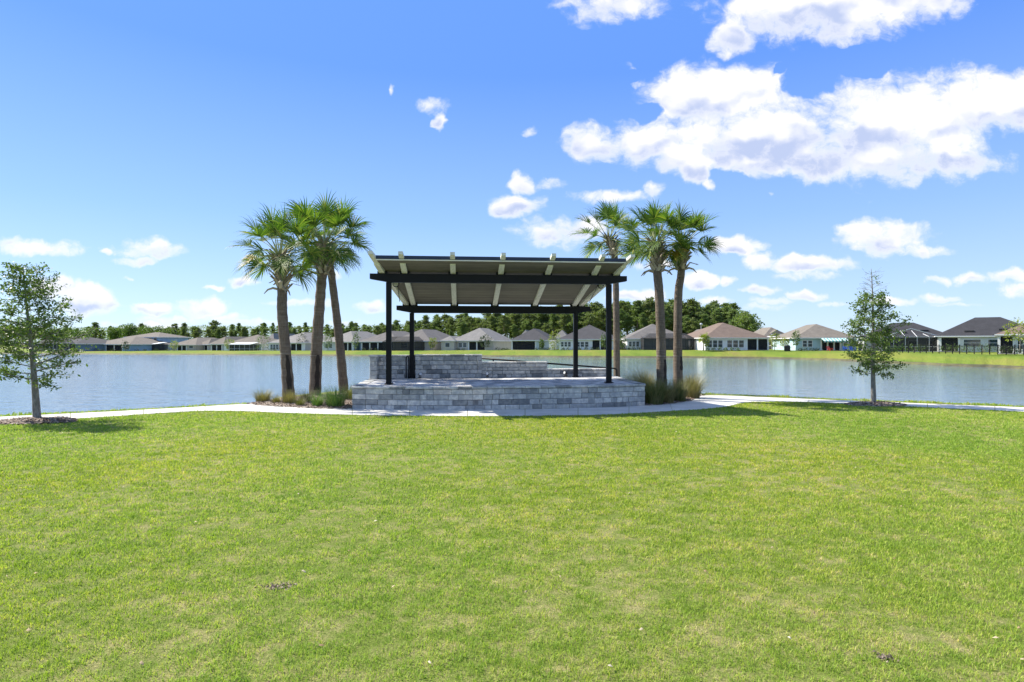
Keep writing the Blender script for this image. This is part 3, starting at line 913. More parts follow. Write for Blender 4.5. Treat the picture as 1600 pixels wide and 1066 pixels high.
def ring(px, py, rx, ry):
    c = gp(px, py)
    return [(c.x+rx*math.cos(a)*(1+.08*math.sin(3*a+px)), c.y+ry*math.sin(a)*(1+.08*math.cos(2*a+px))) for a in np.linspace(0, 2*PI, 20, endpoint=False)]
def V2(v): return (v.x, v.y)
bed([V2(gp(386,631.5)), V2(gp(404,634.2)), V2(gp(450,637)), V2(gp(500,639.4)), (-4.9, 17.35), (-5.25, 21.4), (-6.3, 23.0), (-8.2, 20.8)], .05, 4200, .085, 4)
bed([(4.28, 18.25), V2(gp(1050,631.8)), V2(gp(1082,626.8)), V2(gp(1091,620)), (7.3, 21.8), (5.9, 24.0), (4.6, 26.6), (4.1, 22.6)], .04, 4200, .085, 5)
bed(ring(60, 659.2, 1.0, .52), .09, 1300, .075, 6)
bed(ring(1367, 632.7, .95, .55), .08, 1200, .075, 7)

# bare spots and dropped leaves on the lawn
m_crumb = leaf_mat('soil_crumbs', [(0, (.045, .035, .028)), (.4, (.12, .095, .075)), (.8, (.25, .20, .155)), (1, (.40, .34, .26))], 0, .95)
cx_, cy_ = [], []
for sx0, sy0, r_ in SOIL:
    k_ = int(90*r_/.08)
    cx_.append(sx0+rng.normal(0, r_*.75, k_)); cy_.append(sy0+rng.normal(0, r_*.5, k_))
cx_, cy_ = np.concatenate(cx_), np.concatenate(cy_)
V, F = chips(cx_, cy_, rng.uniform(.004, .016, len(cx_)), .020)
tag(np_mesh('bare_soil', V, F, m_crumb), kind='stuff')
m_dry = leaf_mat('dropped_leaf', [(0, (.16, .10, .05)), (.5, (.34, .25, .14)), (.85, (.55, .47, .34)), (1, (.72, .70, .64))], .15, .7)
n_ = 130
dl_ = 3.2+13*rng.uniform(0, 1, n_)**1.3; ul_ = rng.uniform(-1.0, 1.0, n_)
lx_, ly_ = ul_*dl_, dl_
k_ = ly_ < np.interp(lx_, PATH_EDGE_X[np.argsort(PATH_EDGE_X)], PATH_EDGE_Y[np.argsort(PATH_EDGE_X)])-.1
V, F = chips(lx_[k_], ly_[k_], rng.uniform(.018, .032, k_.sum()), .028)
tag(np_mesh('fallen_leaves', V, F, m_dry), kind='stuff')

# ================================================================== ORNAMENTAL GRASSES
m_muhly = {
    'tan': leaf_mat('dry_grass_blades', [(0, (.11, .10, .035)), (.4, (.22, .185, .075)), (.8, (.36, .29, .15)), (1, (.17, .21, .055))], .3),
    'olive': leaf_mat('olive_grass_blades', [(0, (.06, .085, .018)), (.5, (.125, .145, .038)), (.85, (.24, .215, .085)), (1, (.36, .30, .16))], .3),
    'green': leaf_mat('green_grass_blades', [(0, (.05, .12, .03)), (.5, (.11, .21, .05)), (.85, (.2, .3, .08)), (1, (.36, .34, .16))], .35),
}
def arc_blades(n, rad, h, wdt, spread, seg=5, bias=(0, 0)):
    az = rng.uniform(0, 2*PI, n); rr = rad*np.sqrt(rng.uniform(0, 1, n))*.55
    bx, by = rr*np.cos(az), rr*np.sin(az)
    az2 = az + rng.normal(0, .5, n)
    H = h*rng.uniform(.55, 1.05, n); O = spread*rng.uniform(.25, 1.1, n)*(.35+rr/(rad*.55+1e-6)*.75)
    ts = np.linspace(0, 1, seg+1)
    V = np.zeros((n, (seg+1)*2, 3))
    px_, py_ = -np.sin(az2), np.cos(az2)
    for i, t_ in enumerate(ts):
        ox = O*t_**1.9; z = H*(t_*1.18-.32*t_**3*np.minimum(O/np.maximum(H, .01), 1.3))
        x = bx+np.cos(az2)*ox+bias[0]*t_**2; y = by+np.sin(az2)*ox+bias[1]*t_**2
        w_ = wdt*(1-t_*.92)/2
        V[:, 2*i] = np.stack([x-px_*w_, y-py_*w_, z], 1); V[:, 2*i+1] = np.stack([x+px_*w_, y+py_*w_, z], 1)
    b_ = (np.arange(n)*(seg+1)*2)[:, None]
    f = np.array([[2*i, 2*i+1, 2*i+3, 2*i+2] for i in range(seg)])
    F = (b_[:, :, None] + f[None]).reshape(-1, 4)
    return V.reshape(-1, 3), F
def clump(px, py, kind, rad, h, spread, n, label, bias=(0, 0), group='ornamental grasses in the mulch beds'):
    q = gp(px, py)
    V, F = arc_blades(int(n*1.15), rad*1.1, h*.92, .0095, spread*1.25, 5, bias)
    o = np_mesh('ornamental_grass', V, F, m_muhly[kind])
    o.location = (q.x, q.y, .0)
    tag(o, label, 'grass clump', group)
LB = 'left mulch bed'
clump(411, 629.0, 'tan', .36, .52, .40, 420, 'brownish grass clump at the left tip of the left mulch bed')
clump(432, 630.8, 'tan', .22, .34, .26, 200, 'low dry grass tuft just left of the shortest left palm')
clump(452, 632.2, 'tan', .30, .55, .36, 380, 'tan grass clump in front of the shortest left palm trunk')
clump(469, 635.4, 'olive', .20, .36, .24, 220, 'small dark grass tuft between the two thick left palm trunks')
clump(479, 630.5, 'olive', .26, .52, .34, 300, 'olive grass clump behind the small tuft between the left palms')
clump(496, 636.2, 'green', .26, .50, .34, 320, 'green grass clump in front of the tallest left palm')
clump(524, 636.8, 'green', .42, .74, .56, 620, 'large fresh green grass clump beside the left stage corner', (-.05, 0))
clump(546, 626.0, 'olive', .30, .62, .42, 320, 'olive grass clump below the leaning left palm', (.05, 0))
clump(560, 617.0, 'green', .30, .52, .36, 260, 'thin grass clump showing above the left stage corner')
clump(1000, 625.0, 'tan', .50, 1.12, .72, 1000, 'tall feathery tan grass leaning over the right stage corner', (-.30, 0))
clump(1022, 632.0, 'olive', .46, .92, .60, 800, 'dark olive grass clump against the right end of the stage')
clump(1040, 630.0, 'tan', .42, .86, .55, 700, 'tan green grass clump in front of the thicker right palm trunk')
clump(1060, 627.5, 'olive', .40, .84, .52, 650, 'olive grass clump in front of the rightmost palm trunk')
clump(1082, 622.5, 'tan', .42, .98, .62, 750, 'tan grass clump at the right end of the right mulch bed', (.10, 0))
clump(1072, 614.5, 'tan', .38, .80, .50, 520, 'tan grass clump on the water side of the right mulch bed')
clump(1012, 616.0, 'tan', .42, 1.0, .60, 600, 'tall tan grass clump behind the dark one at the right stage end', (-.12, 0))

# ================================================================== CABBAGE PALMS
m_palmleaf = leaf_mat('palm_leaf', [(0, (.042, .088, .016)), (.45, (.085, .155, .024)), (.8, (.150, .225, .034)), (.95, (.24, .28, .055)), (1, (.40, .33, .09))], .34, .58)
m_palmold = leaf_mat('yellowed_palm_leaf', [(0, (.30, .21, .03)), (.6, (.42, .28, .04)), (1, (.25, .24, .05))], .3, .5)
m_petiole = plain('palm_leaf_stalk', (.26, .29, .11), .5, .2, 3)
m_boot = leaf_mat('old_leaf_bases', [(0, (.12, .095, .065)), (.4, (.22, .18, .125)), (.75, (.33, .285, .21)), (1, (.43, .39, .31))], .0, .9)
m_ptrunk, S, p, out = new_mat('palm_trunk_bark')
pos = world_pos(S)
sx = S.n('ShaderNodeSeparateXYZ'); S.put(sx.inputs[0], pos)
rings = S.noise(S.v('MULTIPLY', pos, (1.2, 1.2, 14.0)), 1.6, 4.0, .6)
fibre = S.noise(S.v('MULTIPLY', pos, (26, 26, 5)), 1.2, 4.0, .65)
blot = S.noise(S.v('MULTIPLY', pos, (1.6, 1.6, .8)), 1.3, 4.0, .6)
f = S.m('ADD', S.m('ADD', S.m('MULTIPLY', rings, .35), S.m('MULTIPLY', fibre, .4)), S.m('MULTIPLY', blot, .25))
c = S.ramp(f, [(.3, (.07, .053, .038)), (.46, (.14, .11, .083)), (.58, (.20, .162, .125)), (.72, (.29, .245, .20))])
S.put(p.inputs['Base Color'], c); p.inputs['Roughness'].default_value = .95
p.inputs['Specular IOR Level'].default_value = .1
bump(S, p, S.m('ADD', S.m('MULTIPLY', rings, .8), fibre), .9, .03)
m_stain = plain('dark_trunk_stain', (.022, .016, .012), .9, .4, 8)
m_tie = plain('faded_strap', (.22, .19, .16), .8, .2, 8)

def frond(mb_leaf, mb_st, base, az, el, pl, ll, droop, old=0, twist=0.0):
    """costapalmate frond: arching stalk, then a fan of drooping leaflets"""
    d = Vector((math.cos(az)*math.cos(el), math.sin(az)*math.cos(el), math.sin(el)))
    pts = []
    q = Vector(base); dirv = d.copy()
    N_ = 5
    for i in range(N_+1):
        pts.append(q.copy())
        q = q + dirv*pl/N_
        dirv = (dirv + Vector((0, 0, -droop*.10))).normalized()
    mb_st.tube(pts, [.026, .02, .017, .014, .012, .010], 5, cap=False)
    f = dirv
    side = f.cross(Vector((0, 0, 1)))
    side = side.normalized() if side.length > .05 else Vector((math.sin(az), -math.cos(az), 0))
    side = (Matrix.Rotation(twist, 3, f) @ side).normalized()
    upv = side.cross(f).normalized()
    tip = pts[-1]
    n = 30
    for i in range(n):
        u = (i+.5)/n*2-1
        a = u*R(116)*(1+random.uniform(-.03, .03))
        ca, sa = math.cos(a), math.sin(a)
        L = ll*(1.0-.22*abs(u)**2)*random.uniform(.80, 1.15)
        org = tip + f*(.30*ll*max(0, (1-abs(u)))*.9)           # leaflets leave along the curved midrib
        dl = (f*ca + side*sa + upv*(.42*abs(sa)+random.uniform(-.06, .06))).normalized()
        wv = (upv.cross(dl)).normalized()
        wid = .064*ll
        P_ = org.copy(); dv = dl.copy(); o = len(mb_leaf.v)
        K = 4
        for j in range(K+1):
            t_ = j/K
            w_ = wid*(.45+1.1*t_ if t_ < .45 else (1-t_)*1.72)*.5
            tw = wv
            mb_leaf.v.append(tuple(P_-tw*w_)); mb_leaf.v.append(tuple(P_+tw*w_))
            P_ = P_ + dv*L/K
            dv = (dv + Vector((-.05+random.uniform(-.05, .05), random.uniform(-.04, .04), -.07-.55*t_*(.5+droop)-(1.1*t_*t_)))*.66).normalized()
        for j in range(K):
            mb_leaf.f.append((o+2*j, o+2*j+1, o+2*j+3, o+2*j+2)); mb_leaf.m.append(old)
def palm(pts_px, d, radii, label, scale, nf, lean=(0, 0), boot_len=1.0, seed=1, strap=None, olds=0, skirt=3):
    random.seed(seed)
    pts = [at(px, py, d) for px, py in pts_px]
    pts[0].z = -.05
    root = thing('palm_tree', (pts[0].x, pts[0].y, 0), label, 'palm tree', 0, 'cabbage palms either side of the stage')
    off = (pts[0].x, pts[0].y, 0)
    sp = smooth_pts(pts, 10)
    n_ = len(sp)
    rr = []
    for i in range(n_):
        t_ = i/(n_-1)
        r = float(np.interp(t_, np.linspace(0, 1, len(radii)), radii))
        rr.append(r*(1+.035*math.sin(i*1.9+seed)+.02*math.sin(i*4.3)))
    tm = MB(); tm.tube(sp, rr, 20)
    tr_ = tm.build('trunk', m_ptrunk, root, True, off)
    if strap:
        zz, drop = strap
        i = min(range(n_), key=lambda k: abs(sp[k].z-zz))
        tm = MB(); tm.tube([sp[i]-Vector((0, 0, .012)), sp[i]+Vector((0, 0, .012))], rr[i]+.007, 20)
        tm.build('strap', m_tie, tr_, True, off)
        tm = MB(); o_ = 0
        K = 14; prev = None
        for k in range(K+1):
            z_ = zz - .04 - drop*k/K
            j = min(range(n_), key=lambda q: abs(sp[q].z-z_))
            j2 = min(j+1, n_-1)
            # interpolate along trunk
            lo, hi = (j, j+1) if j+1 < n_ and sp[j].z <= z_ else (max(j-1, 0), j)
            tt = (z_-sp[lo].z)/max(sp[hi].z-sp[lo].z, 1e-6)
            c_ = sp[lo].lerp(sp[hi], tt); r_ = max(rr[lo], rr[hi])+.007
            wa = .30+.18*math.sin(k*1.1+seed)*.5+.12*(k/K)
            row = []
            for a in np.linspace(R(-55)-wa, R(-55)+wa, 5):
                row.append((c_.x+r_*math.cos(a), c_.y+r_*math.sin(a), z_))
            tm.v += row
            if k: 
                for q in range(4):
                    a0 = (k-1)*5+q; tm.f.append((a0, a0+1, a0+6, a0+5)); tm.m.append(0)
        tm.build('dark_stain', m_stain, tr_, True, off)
    top = sp[-1]; ax = (sp[-1]-sp[-6]).normalized()
    # old leaf bases: crossing wedges hugging the upper trunk
    bm_ = MB()
    rb = radii[-1]
    nb = int(60*boot_len)
    for i in range(nb):
        t_ = i/nb
        h = boot_len*(1-t_)
        c_ = top - ax*h
        a = i*2.39996 + random.uniform(-.2, .2)
        out_ = Vector((math.cos(a), math.sin(a), 0)); tang = Vector((-math.sin(a), math.cos(a), 0))
        flare = random.uniform(.6, 1.15)*(1.0 + (.9 if t_ < .10 else 0))
        L = random.uniform(.26, .40)*(1.3 if t_ < .08 else 1)
        w0, w1 = .075, .030
        lean_s = random.choice((-1, 1))*random.uniform(.2, .5)
        p0 = c_ + out_*(rb*.92); p1 = p0 + out_*(.10*flare) + tang*(lean_s*L*.6) + Vector((0, 0, L*.55)); p2 = p0 + out_*(.25*flare) + tang*(lean_s*L) + Vector((0, 0, L*(.95 if t_ > .1 else .35)))
        th = out_*.022
        vs = [p0-tang*w0-th, p0+tang*w0-th, p0+tang*w0*.7+th, p0-tang*w0*.7+th, p1-tang*w0*.62-th, p1+tang*w0*.62-th, p1+tang*w0*.4+th, p1-tang*w0*.4+th, p2-tang*w1-th, p2+tang*w1-th, p2+tang*w1*.6+th, p2-tang*w1*.6+th]
        fs = []
        for b0 in (0, 4):
            for k2 in range(4): fs.append((b0+k2, b0+(k2+1) % 4, b0+4+(k2+1) % 4, b0+4+k2))
        fs.append((8, 9, 10, 11))
        bm_.add(vs, fs)
    # a few loose stubs hanging at the foot of the sheath
    for i in range(skirt):
        a = R(200)+i*R(115)+random.uniform(-.3, .3)
        c_ = top - ax*(boot_len*.98)
        out_ = Vector((math.cos(a), math.sin(a), 0))
        p0 = c_ + out_*rb
        p1, p2, p3 = p0+out_*.16+Vector((0, 0, .04)), p0+out_*.32+Vector((0, 0, -.02)), p0+out_*.44+Vector((0, 0, -.16))
        bm_.tube([p0, p1, p2, p3], [.045, .04, .03, .012], 5)
    bm_.tube([top-ax*boot_len*1.04, top-ax*boot_len*.6, top-ax*.25, top+ax*.12], [rb*1.02, rb*1.12, rb*1.18, rb*.6], 14)
    bm_.build('leaf_base_sheath', m_boot, root, False, off)
    lf, stt = MB(), MB()
    crown = top + ax*.16
    for i in range(nf):
        t_ = (i+.5)/nf
        el = R(80)-R(94)*t_**.9 + random.uniform(-.16, .16)
        az = i*2.39996 + random.uniform(-.25, .25) + seed
        pl = scale*random.uniform(.78, 1.08)*(.72+.28*math.sin(PI*min(.15+t_*.9, 1)))
        frond(lf, stt, crown + Vector((math.cos(az)*.09, math.sin(az)*.09, -.20*t_)) + Vector((lean[0], lean[1], 0))*0, az, el, pl, scale*random.uniform(.66, .84), .5+.9*t_, 1 if i in (() if not olds else range(nf-5-olds, nf-5)) else 0, random.uniform(-.7, .7))
    cr = lf.build('crown', [m_palmleaf, m_palmold], root, False, off)
    stt.build('leaf_stalk_cluster', m_petiole, cr, True, off)
    return root
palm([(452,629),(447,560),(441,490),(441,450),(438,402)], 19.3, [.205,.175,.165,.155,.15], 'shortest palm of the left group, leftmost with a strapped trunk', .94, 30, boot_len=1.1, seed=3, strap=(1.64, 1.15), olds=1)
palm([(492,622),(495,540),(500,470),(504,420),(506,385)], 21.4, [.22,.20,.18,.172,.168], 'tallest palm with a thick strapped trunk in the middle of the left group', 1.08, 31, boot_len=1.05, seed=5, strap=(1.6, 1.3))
palm([(538,619),(531,540),(523,470),(515,408),(513,392)], 22.4, [.185,.162,.145,.135,.13], 'slender palm leaning left behind the tallest one, nearest the pavilion', .82, 17, boot_len=.5, seed=9, skirt=0)
palm([(964,606),(963,500),(961,410),(953,376)], 25.6, [.15,.14,.13,.125], 'palm standing behind the right front post of the pavilion', 1.02, 22, boot_len=.7, seed=12)
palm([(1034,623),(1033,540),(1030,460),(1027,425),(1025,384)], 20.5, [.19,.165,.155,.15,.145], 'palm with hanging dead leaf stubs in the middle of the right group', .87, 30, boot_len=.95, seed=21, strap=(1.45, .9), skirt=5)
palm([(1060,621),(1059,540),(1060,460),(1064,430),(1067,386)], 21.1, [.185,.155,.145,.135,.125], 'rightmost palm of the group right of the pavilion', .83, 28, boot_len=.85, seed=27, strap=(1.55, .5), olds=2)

# ================================================================== YOUNG OAKS ON THE LAWN
m_oakleaf = leaf_mat('oak_leaf', [(0, (.065, .11, .024)), (.5, (.12, .185, .04)), (.85, (.19, .26, .06)), (1, (.28, .33, .10))], .34, .45, patch=2.2)
m_oakbark, S, p, out = new_mat('young_oak_bark')
co = obj_co(S)
n = S.noise(S.v('MULTIPLY', co, (14, 14, 4)), 2.0, 5.0, .65)
c = S.ramp(n, [(.3, (.10, .09, .075)), (.55, (.23, .215, .185)), (.75, (.40, .385, .345))])
S.put(p.inputs['Base Color'], c); p.inputs['Roughness'].default_value = .95
bump(S, p, n, .8, .02)
def leaf_quads(C_, L, rngl, flat=.55):
    """diamond leaves of length L round the points C_"""
    n = len(C_)
    az = rngl.uniform(0, 2*PI, n); el = rngl.normal(-.1, .6, n)
    f = np.stack([np.cos(az)*np.cos(el), np.sin(az)*np.cos(el), np.sin(el)], 1)
    r_ = rngl.normal(0, 1, (n, 3)); r_[:, 2] *= flat
    s_ = r_ - f*(r_*f).sum(1)[:, None]; s_ /= np.linalg.norm(s_, axis=1)[:, None]+1e-9
    L = L*rngl.uniform(.65, 1.3, n)[:, None]
    V = np.stack([C_, C_+f*L*.5+s_*L*.24, C_+f*L, C_+f*L*.5-s_*L*.24], 1)
    return V.reshape(-1, 3), (np.arange(n)*4)[:, None]+np.arange(4)[None]
def young_tree(name, base, tops_, label, envelope, nbr, leaf_n, leaf_l, seed, bare_from=9.0, r0=.085, z_first=.9):
    """trunk through the points tops_ (offset, height); limbs reach envelope(z, az)"""
    rs = random.Random(seed); rl = np.random.default_rng(seed)
    root = thing(name, tuple(base), label, 'tree', 0, None)
    tk = smooth_pts([Vector(q) for q in tops_], 8)
    H = tk[-1].z
    tm = MB(); tm.tube(tk, [max(.008, r0*(1-.93*(q.z/H)**.85))*(1.25 if q.z < .05 else 1) for q in tk], 10)
    tr_ = tm.build('trunk', m_oakbark, root, True)
    limbs = MB(); leafp = []
    def trunk_at(z):
        for a, b_ in zip(tk, tk[1:]):
            if b_.z >= z: return a.lerp(b_, (z-a.z)/max(b_.z-a.z, 1e-6))
        return tk[-1]
    for i in range(nbr):
        t_ = (i+.5)/nbr
        z = z_first + (H*.97-z_first)*t_**.95
        az = i*2.39996+rs.uniform(-.4, .4)
        reach = envelope(z, az)*rs.uniform(.50, 1.16)
        if reach < .05: continue
        b0 = trunk_at(z)
        up = rs.uniform(.15, .55)*(.5+t_)
        P_ = [b0]; dirv = Vector((math.cos(az), math.sin(az), up)).normalized()
        K = 5
        for k2 in range(K):
            P_.append(P_[-1]+dirv*reach/K)
            dirv = (dirv + Vector((rs.uniform(-.18, .18), rs.uniform(-.18, .18), rs.uniform(-.16, .18)))).normalized()
        rr0 = max(.006, .026*(1-.65*t_)*min(1, reach))
        limbs.tube(P_, [rr0*(1-.78*k2/K) for k2 in range(K+1)], 5, cap=False)
        nt = int(5+10*reach)
        for j in range(nt):
            s_ = rs.uniform(.25, 1.0)
            q = P_[min(K-1, int(s_*K))].lerp(P_[min(K, int(s_*K)+1)], s_*K % 1)
            ta = az+rs.choice((-1, 1))*rs.uniform(.3, 1.3); tl = rs.uniform(.14, .42)*(.6+.5*reach)
            td = Vector((math.cos(ta), math.sin(ta), rs.uniform(-.25, .7))).normalized()
            T = [q, q+td*tl*.5, q+td*tl+Vector((0, 0, rs.uniform(-.04, .06)))]
            limbs.tube(T, [rr0*.35, rr0*.25, .003], 4, cap=False)
            if z < bare_from or rs.random() < .04:
                for e in range(leaf_n):
                    u = rs.uniform(.25, 1.05)
                    leafp.append(q.lerp(T[2], u)+Vector((rs.gauss(0, .05), rs.gauss(0, .05), rs.gauss(0, .04))))
    limbs.build('limbs', m_oakbark, tr_, True)
    C_ = np.array([tuple(q) for q in leafp])
    V, F = leaf_quads(C_, leaf_l, rl)
    np_mesh('crown', V, F, m_oakleaf, root)
    return root
def env_left(z, az):
    x = math.cos(az)
    b_ = float(np.interp(z, [.9, 1.3, 1.9, 2.6, 3.3, 4.1], [.60, 1.02, 1.02, .88, .64, .26]))
    return b_*(1.0+.10*x)
young_tree('young_oak', gp(58, 657.5), [(0, 0, 0), (-.05, -.02, 1.0), (-.20, .02, 2.2), (-.34, .05, 3.2), (-.40, .05, 4.0)],
           'airy young oak with a leaning crown in a mulch ring left on the lawn', env_left, 52, 13, .085, 31, r0=.095)
def env_right(z, az):
    b_ = float(np.interp(z, [.9, 1.2, 1.7, 2.3, 2.9, 3.5, 4.3], [.50, .78, .80, .80, .58, .36, .20]))
    return b_
young_tree('young_oak', gp(1365, 632), [(0, 0, 0), (-.02, 0, 1.2), (0, .02, 2.4), (-.03, .0, 3.5), (-.08, 0, 4.42)],
           'young oak with a bare twiggy top in a mulch ring right of the pavilion', env_right, 66, 14, .085, 44, bare_from=3.45, r0=.085)

# ================================================================== HOUSES ACROSS THE LAKE
def stucco(name, col): return plain(name, col, .85, .06, .6, bmp=.15, bscale=12)
M_WALL = {
    'beige': stucco('beige_wall', (.50, .45, .375)), 'grey': stucco('grey_wall', (.36, .365, .37)), 'white': stucco('white_wall', (.74, .74, .72)),
    'blue': stucco('blue_wall', (.25, .37, .47)), 'aqua': stucco('aqua_wall', (.37, .50, .53)), 'mist': stucco('mist_wall', (.50, .565, .57)), 'pale': stucco('pale_grey_wall', (.58, .585, .58)),
    'slate': stucco('slate_blue_wall', (.15, .22, .29)), 'taupe': stucco('taupe_wall', (.40, .36, .31)),
}
def shingle(name, col):
    mt, S, p, out = new_mat(name)
    co = obj_co(S)
    n = S.noise(co, .9, 5.0, .6); nf = S.noise(S.v('MULTIPLY', co, (2.2, 2.2, 7)), 2.0, 3.0, .6)
    sz = S.n('ShaderNodeSeparateXYZ'); S.put(sz.inputs[0], co)
    row = S.m('FRACT', S.m('MULTIPLY', sz.outputs[2], 6.5))
    f = S.m('ADD', S.m('MULTIPLY', n, .5), S.m('MULTIPLY', nf, .5))
    c = S.mix(S.sstep(f, .32, .68), tuple(k_*.8 for k_ in col), tuple(k_*1.2 for k_ in col))
    c = S.mix(S.m('LESS_THAN', row, .16), c, tuple(k_*.72 for k_ in col))
    S.put(p.inputs['Base Color'], c); p.inputs['Roughness'].default_value = .95
    p.inputs['Specular IOR Level'].default_value = .15
    return mt
M_ROOF = {'grey': shingle('grey_shingles', (.145, .135, .125)), 'dark': shingle('dark_shingles', (.072, .070, .072)), 'brown': shingle('brown_shingles', (.165, .125, .10)),
          'tan': shingle('tan_shingles', (.175, .155, .13)), 'charcoal': shingle('charcoal_shingles', (.046, .046, .050)), 'light': shingle('light_grey_shingles', (.21, .20, .185))}
m_trim = plain('white_trim', (.72, .72, .70), .6, .05, 1)
m_glass, S, p, out = new_mat('window_glass')
S.put(p.inputs['Base Color'], S.mix(S.noise(obj_co(S), .8, 2.0), (.012, .022, .028), (.04, .07, .08)))
p.inputs['Roughness'].default_value = .06
m_mesh, S, p, out = new_mat('insect_screen')
p.inputs['Base Color'].default_value = (.02, .021, .022, 1); p.inputs['Roughness'].default_value = .9
tb = S.n('ShaderNodeBsdfTransparent'); mx = S.n('ShaderNodeMixShader'); mx.inputs[0].default_value = .74
S.t.links.new(tb.outputs[0], mx.inputs[1]); S.t.links.new(p.outputs[0], mx.inputs[2]); S.t.links.new(mx.outputs[0], out.inputs[0])
m_bronzeframe = plain('bronze_frame', (.022, .02, .019), .5, .2)
m_whiteroof = plain('white_metal_roof', (.70, .71, .72), .5, .05)
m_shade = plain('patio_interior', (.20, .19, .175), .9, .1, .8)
m_floor = plain('patio_floor', (.35, .33, .30), .9, .1, 1)

def hip_roof(mb, x0, x1, y0, y1, he, pitch, o=.45):
    x0, x1, y0, y1 = x0-o, x1+o, y0-o, y1+o
    w_, d_ = x1-x0, y1-y0; h = min(w_, d_)/2
    if w_ <= d_: r0, r1 = ((x0+x1)/2, y0+h), ((x0+x1)/2, y1-h)
    else: r0, r1 = (x0+h, (y0+y1)/2), (x1-h, (y0+y1)/2)
    z0, z1 = he, he+h*pitch
    vs = [(x0, y0, z0), (x1, y0, z0), (x1, y1, z0), (x0, y1, z0), (r0[0], r0[1], z1), (r1[0]+1e-3, r1[1]+1e-3, z1)]
    if w_ <= d_: fs = [(0, 1, 4), (1, 2, 5, 4), (2, 3, 5), (3, 0, 4, 5)]
    else: fs = [(0, 1, 5, 4), (1, 2, 5), (2, 3, 4, 5), (3, 0, 4)]
    mb.add(vs, fs + [(3, 2, 1, 0)])
    return z1
def fascia_ring(mb, x0, x1, y0, y1, he, o=.45):
    x0, x1, y0, y1 = x0-o, x1+o, y0-o, y1+o
    t_ = .03
    mb.span(x0-t_, x1+t_, y0-t_, y0, he-.16, he+.02); mb.span(x0-t_, x1+t_, y1, y1+t_, he-.16, he+.02)
    mb.span(x0-t_, x0, y0+.001, y1-.001, he-.16, he+.02); mb.span(x1, x1+t_, y0+.001, y1-.001, he-.16, he+.02)
HOUSES = {}
def window(par, a, b_, z0, z1, n, side=None, Wd=0, proud=.03):
    """n sashes between a and b_; side None: the lake front, 'R': the right-hand wall"""
    w_ = (b_-a)/n
    for i in range(n):
        x0, x1 = a+i*w_+.04, a+(i+1)*w_-.04
        f = MB(); g_ = MB()
        def bx(m_, u0, u1, v0, v1, p0, p1):
            if side == 'R': m_.span(Wd+p0, Wd+p1, u0, u1, v0, v1)
            else: m_.span(u0, u1, -p1, -p0, v0, v1)
        t_ = .09
        bx(f, x0, x0+t_, z0, z1, .002, .05); bx(f, x1-t_, x1, z0, z1, .002, .05)
        bx(f, x0+t_, x1-t_, z1-t_, z1, .002, .05); bx(f, x0+t_, x1-t_, z0, z0+t_, .002, .06)
        zm = z0+(z1-z0)*.5
        bx(f, x0+t_, x1-t_, zm-.03, zm+.03, .002, .045)
        fo = f.build('window', m_trim, par)
        bx(g_, x0+t_, x1-t_, z0+t_, zm-.03, .004, .02); bx(g_, x0+t_, x1-t_, zm+.03, z1-t_, .004, .028)
        g_.build('pane', m_glass, fo)
